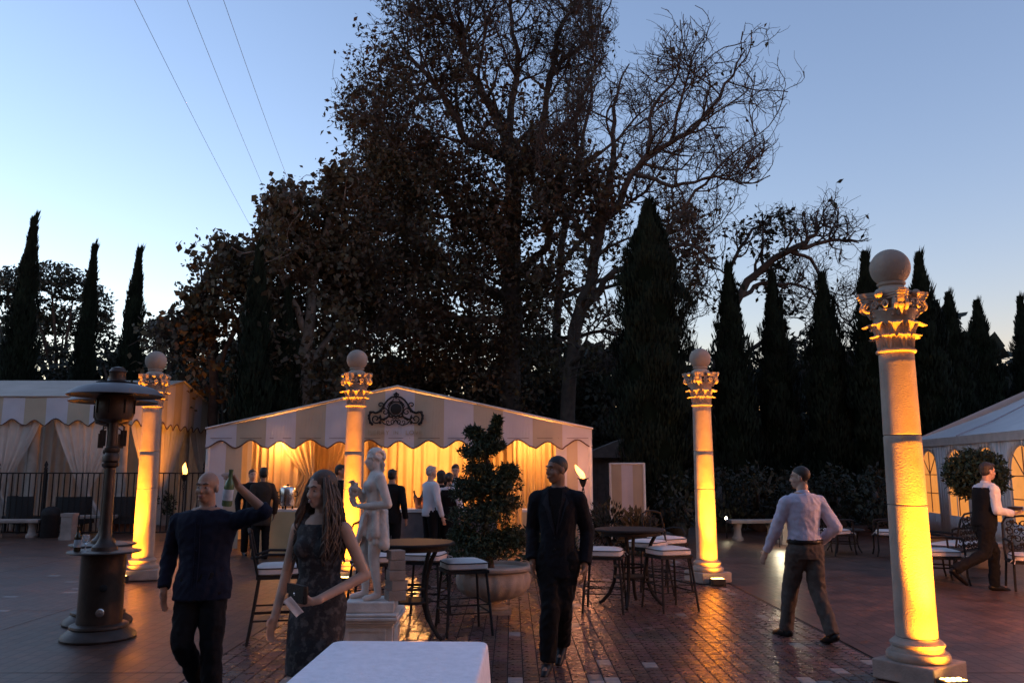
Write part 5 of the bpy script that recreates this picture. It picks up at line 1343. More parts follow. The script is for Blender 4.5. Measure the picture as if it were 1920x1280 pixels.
# ================================================================ great stone urn with cloud-pruned juniper
urn = empty('stone_urn', (-0.22, 9.95, .01), 0, 'great fluted stone urn holding a cloud-pruned juniper', 'urn')
MB().box((0, 0, .02), (.42, .42, .04)).build('plinth', M_stone, urn, smooth=False)
b = MB(); b.lathe([(.17, .04), (.18, .055), (.17, .075), (.12, .09), (.095, .115), (.11, .135), (.17, .15)], 32); b.build('foot', M_stone, urn)
b = MB(); b.lathe([(.15, .15), (.26, .17), (.36, .215), (.415, .28), (.435, .35), (.43, .42), (.405, .47)], 96, flute=18, famp=.045, frange=(.17, .45)); b.build('bowl', M_stone, urn)
b = MB(); b.lathe([(.40, .465), (.43, .475), (.465, .495), (.47, .52), (.455, .54), (.42, .545), (.40, .53), (.39, .50), (0, .49)], 64); b.build('rim', M_stone, urn)
tpz = [((-.02, 0, .78), (.50, .45, .24)), ((-.28, 0, .88), (.22, .2, .18)), ((.30, .0, .85), (.28, .25, .2)), ((-.06, 0, 1.12), (.46, .42, .20)), ((.18, 0, 1.26), (.30, .28, .15)), ((-.22, 0, 1.42), (.27, .25, .20)), ((.12, 0, 1.48), (.34, .30, .19)), ((.26, 0, 1.62), (.17, .15, .13)), ((-.10, 0, 1.66), (.22, .2, .12)),
       ((-.12, 0, 1.86), (.25, .22, .13)), ((.06, 0, 1.93), (.20, .18, .10)), ((-.16, 0, 2.10), (.13, .11, .09)), ((.10, 0, 2.12), (.07, .07, .13)), ((-.05, 0, 2.02), (.16, .12, .08)), ((.12, 0, 2.24), (.05, .05, .06))]
jun = empty('cloud_juniper', (-0.30, 9.95, .50), 0, 'cloud-pruned juniper growing in the great stone urn', 'topiary')
jb = MB(); jb.tube([(.05, 0, -.03), (.0, .02, .4), (-.08, 0, .8), (.06, 0, 1.1), (-.06, 0, 1.4), (.05, 0, 1.62)], [.05, .045, .04, .03, .02, .012], 8)
for c, r_ in tpz: jb.tube([(0, 0, c[2] - .62), (c[0] * .6, c[1], c[2] - .55), (c[0], c[1], c[2] - .5)], [.018, .014, .01], 5)
jb.build('trunk', M_bark, jun)
for k, (c, r_) in enumerate(tpz):
    r_ = (r_[0] * .86, r_[1] * .86, r_[2] * .80)
    P = blob((c[0], c[1], c[2] - .5), r_, int(9000 * (r_[0] * r_[2]) ** .6 + 700), 400 + k, .25)
    leaf_ball(P, 'foliage_pad', M_box, jun, .050, 420 + k, .32)
# flowers, ferns round the urn
def bush(px, py, Y, r_, label, m, seed, size=.09, n=700):
    p = at(px, py, Y); t = empty('bush', (p.x, Y, .01), 0, label, 'shrub')
    st = MB()
    for k in range(7):
        a = k * .9; st.tube([(0, 0, 0), (r_[0] * .4 * math.cos(a), r_[1] * .4 * math.sin(a), r_[2] * .8), (r_[0] * .7 * math.cos(a), r_[1] * .7 * math.sin(a), r_[2] * 1.3)], [.012, .008, .004], 4)
    st.build('stems', M_bark, t)
    leaf_cloud('foliage', blob((0, 0, r_[2]), r_, n, seed, .2), size, m, t, seed, aspect=.4, droop=-.3)
bush(1035, 1000, 13.0, (.5, .4, .35), 'low flowering bush behind the man in the dark suit', M_box, 501)
bush(885, 1000, 12.2, (.7, .4, .32), 'low dark bush between the urn and the bar', M_box, 502)
bush(1140, 985, 17.0, (.62, .4, .50), 'rounded bush between the striped tent and the fabric screen', M_lfd, 503, n=1100)
bush(1195, 985, 16.5, (.35, .3, .40), 'spiky grass bush before the fabric screen', M_lfo, 504, .14)
# topiary ball standard by the marquee
tp = empty('ball_topiary', (8.05, 14.4, .01), 0, 'big dark clipped ball topiary behind the waiter', 'topiary')
b = MB(); b.lathe([(.20, 0), (.24, .05), (.30, .34), (.33, .36), (.33, .42), (.28, .42)], 28); b.build('pot', M_stone, tp)
MB().tube([(0, 0, .38), (.01, 0, .9), (0, 0, 1.4)], .03, 8).build('stem', M_bark, tp)
leaf_ball(blob((0, 0, 1.56), (.50, .48, .43), 6500, 510, .55), 'foliage', M_box, tp, .075, 511, .45)
MB().ell((0, 0, 1.56), (.36, .34, .30), 18, 12).build('inner_boughs', M_core, tp)

# ================================================================ bar, buffet tables and what stands on them
def counter(name, x0, x1, y, h, label, m_top, m_body, d=.6):
    t = empty(name, ((x0 + x1) / 2, y, .01), 0, label, 'bar')
    MB().box((0, 0, h - .03), (x1 - x0, d, .055)).build('counter_top', m_top, t, smooth=False)
    n = max(2, int((x1 - x0) / .55)); w = (x1 - x0 - .06) / n
    for k in range(n): MB().box((-(x1 - x0) / 2 + .03 + w * (k + .5), -d / 2 + .05, (h - .06) / 2), (w - .012, .04, h - .062)).build('panel', m_body, t, smooth=False)
    MB().box((0, .03, (h - .07) / 2), (x1 - x0 - .1, d - .12, h - .075)).build('carcass', m_body, t, smooth=False)
M_wood = mat('grey_painted_wood', (.16, .13, .13), .6, var=.2, scale=8)
counter('bar_counter', -2.35, -0.25, 16.2, .90, 'long bar counter in front of the glowing tent', M_white, M_wood)
def cloth_table(x0, x1, y, h, label):
    t = empty('buffet_table', ((x0 + x1) / 2, y, .01), 0, label, 'table'); hw_ = (x1 - x0) / 2
    MB().box((0, 0, h - .02), (x1 - x0, .7, .04)).build('tabletop', M_white, t, smooth=False)
    c = MB(); 
    def sk(u, v):
        P_ = u * 4; s_ = int(P_) % 4; f_ = P_ - int(P_); cs_ = [(-hw_, -.36), (hw_, -.36), (hw_, .36), (-hw_, .36)]; a = cs_[s_]; b_ = cs_[(s_ + 1) % 4]
        k_ = 1 + .05 * v + .03 * v * math.sin(u * 90); return ((a[0] + (b_[0] - a[0]) * f_) * k_, (a[1] + (b_[1] - a[1]) * f_) * k_, h - .041 - v * (h - .07))
    c.grid(sk, 96, 5); c.build('skirt', M_gold, t, ang=180)
cloth_table(-4.95, -3.2, 16.5, .88, 'draped buffet table carrying the coffee urn'); cloth_table(0.2, 1.05, 16.4, .88, 'small draped table with red flowers beside the juniper')
cu = empty('coffee_urn', (-4.42, 16.4, .89), 0, 'polished steel coffee urn on the buffet table', 'urn')
b = MB(); b.lathe([(.13, .06), (.15, .07), (.15, .12), (.155, .13), (.155, .40), (.145, .42), (.10, .44), (.03, .45)], 32); b.build('body', M_steel, cu)
MB().lathe([(.02, .45), (.028, .465), (.02, .48), (0, .485)], 12).build('lid_knob', M_black, cu)
for k in range(3):
    a = R(30 + 120 * k); MB().box((.11 * math.cos(a), .11 * math.sin(a), .03), (.03, .03, .06)).build('foot', M_black, cu, smooth=False)
for sg in (-1, 1): MB().tube([(sg * .155, 0, .34), (sg * .20, 0, .33), (sg * .20, 0, .26), (sg * .155, 0, .25)], .012, 6).build('handle', M_black, cu)
MB().tube([(-.10, -.13, .12), (-.14, -.19, .12), (-.14, -.19, .08)], .014, 8).build('tap', M_black, cu)
for k, (x, y) in enumerate(((-4.05, 16.3), (-3.95, 16.42), (-3.86, 16.3))):
    c = empty('cup', (x, y, .89), 0, ['white cup nearest the coffee urn', 'white cup between two others by the coffee urn', 'white cup farthest from the coffee urn'][k], 'cup', 'white cups by the coffee urn')
    MB().lathe([(.025, 0), (.03, .005), (.042, .06), (.045, .085), (.041, .085), (.036, .02), (0, .015)], 18).build('body', M_white, c); MB().tube([(.042, 0, .065), (.065, 0, .06), (.06, 0, .03), (.036, 0, .025)], .005, 5).build('handle', M_white, c)
ib = empty('ice_bucket', (-1.78, 16.15, .91), 0, 'copper ice bucket with bottle necks on the bar', 'bucket')
b = MB(); b.lathe([(.07, 0), (.085, .01), (.115, .2), (.12, .215), (.112, .215), (.08, .03), (0, .025)], 24); b.build('body', mat('copper', (.55, .24, .13), .28, .9), ib)
for k, (dx, dz) in enumerate(((-.05, .4), (.06, .5), (.0, -.3))):
    bo = bottle((-1.78 + dx, 16.15, .95), ['bottle leaning out of the ice bucket towards the statue', 'bottle leaning out of the ice bucket towards the guests', 'bottle upright in the ice bucket'][k], M_gbot, 'bottles in the ice bucket', .31, (0, dz * (1 if dx > 0 else -1) * .6, 0), False)
for k in range(5): bottle((-1.55 + k * .085, 16.2 + (k % 2) * .1, .91), ['first', 'second', 'third', 'fourth', 'fifth'][k] + ' dark wine bottle from the ice bucket along the bar', M_gbot, 'wine bottles on the bar', .30, lab=False)
cd = empty('candle', (-1.66, 16.0, .91), 0, 'lit candle in a glass on the bar', 'candle')
MB().lathe([(0, 0), (.03, 0), (.03, .05), (0, .052)], 14).build('wax', M_white, cd); MB().lathe([(.004, .05), (.012, .068), (.002, .095)], 8).build('flame', M_flame, cd)
fv = empty('flower_bowl', (.62, 16.3, .89), 0, 'bowl of red flowers on the small draped table', 'flowers')
MB().lathe([(.06, 0), (.10, .03), (.14, .10), (.13, .10), (0, .06)], 20).build('bowl', M_white, fv)
leaf_cloud('blossoms', blob((0, 0, .19), (.13, .11, .09), 160, 515, .5), .06, mat('red_petals', (.30, .03, .03), .6, rnd='island', rvar=.4), fv, 516, .9)
for k in range(3):
    gl = empty('tumbler', (.32 + k * .09, 16.2 + .05 * (k % 2), .89), 0, ['clear tumbler on the small draped table, farthest from the flowers', 'clear tumbler in the middle of the small draped table', 'clear tumbler nearest the red flowers'][k], 'glass', 'clear tumblers by the red flowers')
    MB().lathe([(.026, 0), (.033, .12), (.030, .12), (.024, .01), (0, .008)], 16).build('body', M_glass, gl)
cb = empty('till_screen', (-1.05, 17.0, .91), 0, 'dark screen standing on the bar behind the guests', 'screen')
MB().box((0, 0, .10), (.12, .10, .20)).build('stand', M_plastic, cb, smooth=False); MB().box((0, 0, .40), (.60, .05, .24)).build('panel', M_plastic, cb, smooth=False)
# amber uplight washing the pavilion gable
uplight(-9.15, 23.6, (-1.0, 0.25), 'amber uplight washing the gable end of the striped pavilion', 45.0, 80, 150, 0)

# ================================================================ people and the statue
def remesh(mb, name, vox, sm=4, wr=0.0, wscale=7.0, seed=0, stretch=(1, 1, .5)):
    me = bpy.data.meshes.new('tmp'); me.from_pydata(mb.v, [], mb.f); o = bpy.data.objects.new('tmp', me); COL.objects.link(o)
    md = o.modifiers.new('r', 'REMESH'); md.mode = 'VOXEL'; md.voxel_size = vox; md.adaptivity = 0.0
    if sm: s_ = o.modifiers.new('s', 'SMOOTH'); s_.factor = 0.5; s_.iterations = sm
    out = bpy.data.meshes.new_from_object(o.evaluated_get(bpy.context.evaluated_depsgraph_get()))
    bpy.data.objects.remove(o); bpy.data.meshes.remove(me); out.name = name
    if wr:
        n = len(out.vertices); co = np.empty(n * 3, np.float32); no = np.empty(n * 3, np.float32)
        out.vertices.foreach_get('co', co); out.vertices.foreach_get('normal', no); co = co.reshape(-1, 3); no = no.reshape(-1, 3)
        off = Vector((seed * 3.1, seed * 1.7, seed * .9))
        d = np.array([.7 * mnoise.noise(Vector((c[0] * wscale * stretch[0], c[1] * wscale * stretch[1], c[2] * wscale * stretch[2])) + off) + .9 * (.35 - abs(mnoise.noise(Vector((c[0] + .5 * c[2], c[1] - .3 * c[2], c[2] * .6)) * wscale * 1.6 - off))) + .35 * mnoise.noise(Vector((c[0], c[1], c[2])) * wscale * 3 + off) for c in co.tolist()], np.float32)
        co += no * (d * wr)[:, None]; out.vertices.foreach_set('co', co.ravel())
    out.polygons.foreach_set('use_smooth', [True] * len(out.polygons)); out.update()
    return out

MALE = [(.470, .088, .066), (.52, .096, .070), (.57, .091, .066), (.62, .087, .062), (.68, .094, .064), (.74, .106, .067), (.785, .110, .062), (.815, .094, .052), (.842, .050, .042)]
FEM = [(.470, .094, .070), (.52, .101, .073), (.57, .088, .064), (.62, .075, .056), (.68, .081, .062), (.73, .088, .072), (.775, .090, .058), (.808, .076, .048), (.835, .044, .038)]
def hand(mb, wr, d, nrm, H, side, curl=.5, grip=False):
    s_ = H / 1.75; d = Vector(d).normalized(); nrm = Vector(nrm); nrm = (nrm - d * nrm.dot(d)).normalized(); w = d.cross(nrm) * side
    M_ = Matrix((w, nrm, d)).transposed()
    mb.ell(wr + d * .045 * s_, (.040 * s_, .017 * s_, .056 * s_), 12, 8, M=M_)
    mb.cap(wr - d * .03 * s_, wr + d * .02 * s_, .026 * s_, .028 * s_, 8)
    for k, (ox, L) in enumerate(((.030, .070), (.010, .080), (-.010, .075), (-.029, .058))):
        p = wr + d * .088 * s_ + w * ox * s_; dd = d.copy(); c = curl * (1 + .12 * k)
        for seg, fr in enumerate((.45, .32, .25)):
            dd = (dd * math.cos(c * .75) + nrm * math.sin(c * .75)).normalized() if seg or grip else (dd * math.cos(c * .4) + nrm * math.sin(c * .4)).normalized()
            q = p + dd * L * fr * s_; mb.cap(p, q, (.0098 - .0009 * seg) * s_, (.0090 - .0009 * seg) * s_, 6); p = q
    p = wr + d * .025 * s_ + w * .032 * s_; dd = (d * .6 + w * .75 + nrm * .35).normalized()
    for seg, L in enumerate((.042, .034)):
        q = p + dd * L * s_; mb.cap(p, q, (.0125 - .002 * seg) * s_, (.0110 - .002 * seg) * s_, 6); p = q; dd = (dd * .8 + d * .45 + nrm * (.25 + .6 * curl)).normalized()

M_skin = {k: mat('skin_' + k, c, .5, var=.12, scale=12, spec=.4) for k, c in dict(tan=(.34, .19, .125), light=(.47, .29, .21), brown=(.22, .12, .075)).items()}
M_eye = mat('eye_white', (.34, .31, .29), .35); M_pup = mat('eye_dark', (.012, .009, .008), .15); M_lip = mat('lips', (.28, .10, .085), .45)
M_hair = {k: mat('hair_' + k, c, .55, var=.35, scale=30, bump=.4, bscale=90) for k, c in dict(black=(.012, .010, .009), brown=(.075, .044, .028), grey=(.34, .33, .32), dark=(.03, .02, .015)).items()}
CLO = {}
def clo(name, col, rough=.85, var=.10, **k):
    if name not in CLO: CLO[name] = mat(name, col, rough, var=var, scale=5, bump=.25, bscale=110, spec=.18, **k)
    return CLO[name]

def person(label, loc, rz, H, pose, wear, skin='tan', hair=('short', 'black'), female=False, vox=.0085, face=True, head=(0, 0), lean=0.0, detail=True, extra=None, build=1.0):
    t = empty('person', loc, rz, label, 'person')
    V = lambda p: Vector((p[0] * H, (p[1]) * H, p[2] * H))
    up = lambda z: lean * max(0, z - .50)
    secs0 = [(z, rx * build, ry * (build if build > 1 else 1)) for z, rx, ry in (FEM if female else MALE)]
    J = {}
    for sd, sg in (('R', 1), ('L', -1)):
        shx = (.096 if female else .108) * build
        J['sh' + sd] = V((sg * shx, up(.78), .785 if female else .782))
        el, wr = pose[sd][0], pose[sd][1]; J['el' + sd] = V(el); J['wr' + sd] = V(wr)
        J['hp' + sd] = V((sg * .050, 0, .50)); kn, an = pose[sd + 'l'][0], pose[sd + 'l'][1]; J['kn' + sd] = V(kn); J['an' + sd] = V(an)
    def toe(sd):
        d = pose[sd + 'l'][2] if len(pose[sd + 'l']) > 2 else (0, 1, -.12); return Vector(d).normalized()
    hc = V((0, up(.93) + .010, .928)); yaw, pit = head
    HM = Matrix.Translation(hc) @ Matrix.Rotation(R(yaw), 4, 'Z') @ Matrix.Rotation(R(pit), 4, 'X') @ Matrix.Scale(H / 1.75, 4); HR = HM.to_3x3()
    hp_ = lambda x, y, z: HM @ Vector((x, y, z))
    # ---- body: one continuous surface
    b = MB(); b.loft([(0, up(z) * H, z * H, rx * .88 * H, ry * .86 * H) for z, rx, ry in secs0], 18)
    s_ = H / 1.75
    b.cap(V((0, up(.82) - .004, .80)), hp_(0, -.015, -.06), (.052 if female else .060) * s_, (.046 if female else .056) * s_)
    b.ell(hp_(0, -.010, .030), (.074, .094, .086), 18, 12, M=HR); b.ell(hp_(0, .020, -.035), (.060, .072, .082), 16, 10, M=HR)
    b.ell(hp_(0, .048, -.088), (.037, .036, .030), 12, 8, M=HR)
    b.cap(hp_(0, .088, .002), hp_(0, .099, -.036), .010 * s_, .0135 * s_, 8); b.ell(hp_(0, .076, .022), (.048, .020, .013), 12, 8, M=HR)
    for sg in (-1, 1):
        b.ell(hp_(sg * .037, .060, -.034), (.025, .026, .025), 10, 8, M=HR); b.ell(hp_(sg * .076, -.006, -.014), (.011, .022, .033), 10, 8, M=HR)
    b.ell(hp_(0, .086, -.070), (.024, .012, .011), 10, 6, M=HR)
    for sd, sg in (('R', 1), ('L', -1)):
        b.cap(J['sh' + sd], J['el' + sd], (.026 if female else .031) * H, (.021 if female else .024) * H); b.cap(J['el' + sd], J['wr' + sd], (.021 if female else .024) * H, .0155 * H)
        fo = (J['wr' + sd] - J['el' + sd]).normalized(); pz = pose[sd]
        hd = Vector(pz[2]) if len(pz) > 2 and pz[2] else fo; nm = Vector(pz[3]) if len(pz) > 3 and pz[3] else Vector((-sg, .25, 0)); cv = pz[4] if len(pz) > 4 else .45
        hand(b, J['wr' + sd] + hd.normalized() * .012, hd, nm, H, sg, cv, grip=cv > .8)
        b.cap(J['hp' + sd], J['kn' + sd], .048 * H, .031 * H); b.cap(J['kn' + sd] , J['an' + sd], .031 * H, .019 * H)
        tv = toe(sd); b.cap(J['an' + sd] - Vector((0, 0, .018 * H)), J['an' + sd] + tv * .085 * H - Vector((0, 0, .022 * H)), .020 * H, .016 * H)
    bm_ = remesh(b, 'body', vox * .8 if detail else vox, 2); link('body', bm_, [M_skin[skin], M_hair[hair[1]]] if hair[0] == 'buzz' else M_skin[skin], t)
    if hair[0] == 'buzz':
        n_ = len(bm_.polygons); c_ = np.empty(n_ * 3, np.float32); bm_.polygons.foreach_get('center', c_); c_ = c_.reshape(-1, 3)
        Mi = np.array(HM.inverted()); lc = c_ @ Mi[:3, :3].T + Mi[:3, 3]
        zl = np.interp(lc[:, 1], [-.11, -.06, -.03, 0, .04, .09], [-.085, -.070, -.030, .020, .046, .070])
        bm_.polygons.foreach_set('material_index', ((lc[:, 2] > zl) & (lc[:, 2] > -.09) & (np.abs(lc[:, 0]) < .079)).astype(np.int32)); bm_.update()
    if face:
        for sg in (-1, 1):
            e = MB(); e.ell(hp_(sg * .031, .079, -.004), (.0120 * s_, .0065 * s_, .0058 * s_), 10, 8, M=HR.normalized()); e.cur = 1; e.ell(hp_(sg * .031, .0842, -.004), (.0062 * s_, .0035 * s_, .0056 * s_), 8, 6, M=HR.normalized()); e.build('eye', [M_eye, M_pup], t)
            e = MB(); e.tube([hp_(sg * .014, .094, .020), hp_(sg * .032, .090, .027), hp_(sg * .050, .078, .020)], [.0045 * s_, .0055 * s_, .003 * s_], 6); e.build('eyebrow', M_hair['black' if hair[1] == 'bald' else hair[1]], t)
        e = MB(); e.ell(hp_(0, .0935, -.0655), (.022 * s_, .0065 * s_, .0045 * s_), 10, 6, M=HR.normalized()); e.ell(hp_(0, .0935, -.0745), (.019 * s_, .0075 * s_, .0055 * s_), 10, 6, M=HR.normalized()); e.build('lips', M_lip, t)
    # ---- hair
    kind, hcname = hair
    if kind in ('short', 'bob', 'bun', 'curly'):
        h = MB(); k = {'buzz': .985, 'short': 1.05, 'bob': 1.09, 'bun': 1.05, 'curly': 1.10}[kind]
        h.ell(hp_(0, -.020, .040), (.077 * k, .088 * k, .082 * k), 18, 12, M=HR); h.ell(hp_(0, -.045, -.005), (.072 * k, .060 * k, .070 * k), 16, 10, M=HR)
        if kind == 'short': h.ell(hp_(.01, .045, .085), (.055, .04, .028), 12, 8, M=HR)
        if kind == 'bob':
            h.ell(hp_(0, -.04, -.07), (.085, .065, .08), 14, 10, M=HR)
            for sg in (-1, 1): h.ell(hp_(sg * .066, .0, -.05), (.03, .05, .08), 10, 8, M=HR)
        if kind == 'bun': h.ell(hp_(0, -.125, .02), (.045, .045, .045), 12, 8, M=HR)
        link('hair', remesh(h, 'hair', vox, 1, .006 if kind != 'buzz' else .001, 40, 3), M_hair[hcname], t)
    if kind == 'long':
        h = MB(); h.ell(hp_(0, -.020, .040), (.084, .098, .090), 18, 12, M=HR); h.ell(hp_(0, -.045, -.03), (.082, .070, .09), 16, 10, M=HR)
        hr = random.Random(5); dwn = Vector((0, 0, -1))
        for k in range(230):
            a = hr.uniform(-math.pi * .03, math.pi * 1.03) if k % 4 else hr.choice((-.08, 1.08)) * math.pi
            th = -a; sx, sy = math.cos(th), math.sin(th)
            p = hp_(sx * .075, sy * .085 + .012, hr.uniform(-.01, .08)); pts = []; L = hr.uniform(.36, .50) * s_; ph = hr.uniform(0, 6.28); fwd = .06 if abs(sx) > .75 else 0
            outv = (HR @ Vector((sx, sy + fwd * 4, 0))).normalized()
            for i in range(15):
                q = i / 14; rr_ = .034 * math.sin(q * 2.4) + .080 * q * (1 - .4 * q)
                pts.append(p + dwn * L * q + outv * rr_ + Vector((math.sin(ph + q * 13), math.cos(ph * 1.7 + q * 12), 0)) * .024 * q)
            h.tube(pts, [.0085 * s_ * (1 - .55 * (i / 14) ** 2) for i in range(15)], 5)
        link('hair', h.mesh('hair', True, 180), M_hair[hcname], t)
    # ---- clothing
    def tors(mb, z0, z1, k, flare=0, ky=None):
        ks = [q for q in secs0 if z0 - .001 <= q[0] <= z1 + .001]
        def ip(z):
            for (a, b_) in zip(secs0, secs0[1:]):
                if a[0] <= z <= b_[0]:
                    f_ = (z - a[0]) / (b_[0] - a[0]); return a[1] + (b_[1] - a[1]) * f_, a[2] + (b_[2] - a[2]) * f_
            return secs0[0][1:] if z < secs0[0][0] else secs0[-1][1:]
        S = []
        for z in sorted(set([z0, z1] + [q[0] for q in ks])):
            rx, ry = ip(z); fl = flare * max(0, (.56 - z)); S.append((0, up(z) * H, z * H, (rx * k + fl) * H, (ry * (ky or k) + fl) * H))
        mb.loft(S, 24)
    def sleeves(mb, ru, re, rw, to='wrist', sides='RL', frac=1.0):
        for sd in sides:
            sg = 1 if sd == 'R' else -1
            a, e_, w_ = J['sh' + sd], J['el' + sd], J['wr' + sd]
            mb.cap(a, e_ if to != 'short' else a.lerp(e_, .55), ru * H, re * H, 12)
            if to == 'wrist': 
                q = e_.lerp(w_, frac); mb.cap(e_, e_.lerp(q, .3), re * H, re * .98 * H, 12); mb.tube([e_, e_.lerp(q, .5), q], [re * H, (re + rw) / 2 * H, rw * H], 12)
            if to == 'elbow': 
                q = e_.lerp(w_, .18); mb.tube([e_.lerp(a, .1), e_, q], [re * H, re * 1.05 * H, re * 1.02 * H], 12)
    for item in wear:
        nm, kind, m = item[0], item[1], item[2]; o_ = item[3] if len(item) > 3 else {}
        g_ = MB(); wr_ = .013; sm = 3
        if kind == 'shirt':
            tors(g_, o_.get('hem', .455), .832, 1.09, .12 if o_.get('hem', .455) < .5 else 0)
            for sd in 'RL': sleeves(g_, .041, .034, .027, o_.get(sd, 'wrist'), sd)
        elif kind == 'jacket':
            hm_ = o_.get('hem', .43); g_.loft([(0, up(z) * H, z * H, rx * H, ry * H) for z, rx, ry in ((q[0], q[1] * build, q[2]) for q in ((hm_, .101, .079), (.48, .103, .081), (.54, .097, .075), (.60, .090, .070), (.66, .096, .073), (.73, .108, .077), (.775, .110, .070), (.805, .094, .057), (.842, .052, .048)))], 24)
            sleeves(g_, .043, .036, .031); wr_ = .010
            for sd, sg in (('R', 1), ('L', -1)): g_.cap(V((sg * .03, up(.81), .812)), J['sh' + sd] + Vector((0, 0, .006)), .030 * H, .036 * H)
        elif kind == 'vest': tors(g_, o_.get('hem', .50), .80, 1.23); wr_ = .004
        elif kind == 'trousers':
            tors(g_, .455, o_.get('waist', .575), 1.07)
            for sd in 'RL':
                k_ = o_.get('k', 1.0); g_.cap(J['hp' + sd] + Vector((0, 0, .01)), J['kn' + sd], .064 * H * k_, .046 * H * k_, 14)
                a = J['an' + sd]; kn = J['kn' + sd]; q = kn.lerp(a, 1.04)
                g_.cap(kn, kn.lerp(q, .4), .046 * H * k_, .043 * H * k_, 14); g_.tube([kn, kn.lerp(q, .5), q], [.046 * H * k_, .042 * H * k_, .038 * H * k_], 14)
            wr_ = .016
        elif kind == 'shoes':
            for sd in 'RL':
                tv = toe(sd); a = J['an' + sd]; base = a - Vector((0, 0, .020 * H))
                g1 = MB(); hl = base - tv * .028 * H; tp_ = base + tv * .110 * H
                g1.cap(hl - Vector((0, 0, .006 * H)), base + tv * .05 * H - Vector((0, 0, .006 * H)), .023 * H, .025 * H); g1.cap(base + tv * .05 * H - Vector((0, 0, .006 * H)), tp_ - Vector((0, 0, .012 * H)), .025 * H, .018 * H); g1.cap(a, base, .026 * H, .026 * H)
                link('shoe', remesh(g1, 'shoe', vox, 2), m, t)
            continue
        elif kind == 'dress':
            tors(g_, .52, .80, 1.055)
            ax = (J['knR'] + J['knL']) / 2
            g_.loft([(0, 0, .56 * H, .094 * H, .072 * H), (0, 0, .50 * H, .108 * H, .082 * H), (ax.x * .5, ax.y * .5, .42 * H, .108 * H, .088 * H), (ax.x, ax.y, .36 * H, .102 * H, .088 * H), (ax.x, ax.y, .275 * H, .104 * H, .092 * H)], 24)
            for sg in (-1, 1):
                g_.cap(V((sg * .068, 0, .80)), V((sg * .055, 0, .825)), .022 * H, .018 * H)
                g_.ell(V((sg * .040, .052, .715)), (.040 * H, .032 * H, .038 * H), 12, 8)
            wr_ = .006
        elif kind == 'belt':
            tors(g_, .546, .568, 1.19); wr_ = 0; sm = 0
        elif kind == 'apron':
            g_.loft([(0, 0, .575 * H, .098 * H, .075 * H), (0, .005, .45 * H, .112 * H, .088 * H), (0, .01, .22 * H, .118 * H, .096 * H)], 22)
        elif kind == 'collar':
            c0 = V((0, up(.835), .832)); n = 20
            g_.tube([c0 + Vector((.056 * s_ * 1.15 * math.cos(2 * math.pi * i / n), .056 * s_ * 1.12 * math.sin(2 * math.pi * i / n) + .004, .018 * (-math.sin(2 * math.pi * i / n)))) for i in range(n)], .013 * s_, 8, closed=True, flat=1.8)
            g_.build(nm, m, t); continue
        elif kind == 'shirtfront':
            q_ = o_.get('s', 1.0); yb = (.067 * 1.10 * (build if build > 1 else 1) + up(.76)) * H
            g_.add([(-.035 * H * q_, yb - .018, .835 * H), (.035 * H * q_, yb - .018, .835 * H), (.030 * H * q_, yb + .006 + .006 * q_, (.835 - .075 * q_) * H), (.0, yb + .016, (.835 - .175 * q_) * H), (-.030 * H * q_, yb + .006 + .006 * q_, (.835 - .075 * q_) * H)], [(0, 1, 2, 3, 4)])
            solidify(g_.build(nm, m, t, smooth=False), .006); continue
        elif kind == 'placket':
            bd = o_.get('k', 1.0)
            def fy(z):
                for (a, b_) in zip(secs0, secs0[1:]):
                    if a[0] <= z <= b_[0]: return (a[2] + (b_[2] - a[2]) * (z - a[0]) / (b_[0] - a[0])) * 1.09 * bd + up(z)
                return secs0[0][2] * 1.09 * bd + .006
            zs_ = [.80 - (.80 - o_.get('hem', .47)) * i / 12 for i in range(13)]
            for x_ in (-.011, .011): g_.tube([Vector((x_ * H, fy(z) * H + .008, z * H)) for z in zs_], .005, 5)
            for i in range(1, 12, 2): g_.ell(Vector((0, fy(zs_[i]) * H + .012, zs_[i] * H)), (.007, .004, .007), 8, 6)
            g_.build(nm, m, t); continue
        elif kind == 'lapels':
            def jy(z): return float(np.interp(z, [.43, .48, .54, .60, .66, .73, .775, .805, .842], [.079, .081, .075, .070, .073, .077, .070, .057, .048])) + up(z)
            for sg in (-1, 1):
                P_ = [(.030, .835), (.050, .80), (.066, .765), (.050, .745), (.030, .68), (.006, .62), (.004, .645), (.018, .72), (.022, .78)]
                g_.add([Vector((sg * x_ * H, jy(z) * H * math.sqrt(max(.2, 1 - (x_ / .115) ** 2)) + .012, z * H)) for x_, z in P_], [tuple(range(len(P_))) if sg < 0 else tuple(range(len(P_) - 1, -1, -1))])
            solidify(g_.build(nm, m, t, smooth=False), .006, 0)
            b2 = MB()
            for z in (.60, .55): b2.ell(Vector((.006, jy(z) * H + .014, z * H)), (.009, .005, .009), 8, 6)
            b2.build('button', lea, t); continue
        elif kind == 'bowtie':
            c0 = V((0, up(.83) + .060, .836))
            for sg in (-1, 1): g_.add([c0 + Vector((0, 0, .008)), c0 + Vector((sg * .045, .005, .022)), c0 + Vector((sg * .045, .005, -.022)), c0 + Vector((0, 0, -.008))], [(0, 1, 2, 3)])
            solidify(g_.build(nm, m, t, smooth=False), .014); continue
        if not detail: wr_ *= .45
        link(nm, remesh(g_, nm, vox * 1.1, sm, wr_, 9.0, len(nm) + int(H * 100)), m, t)
    return t, HM, J

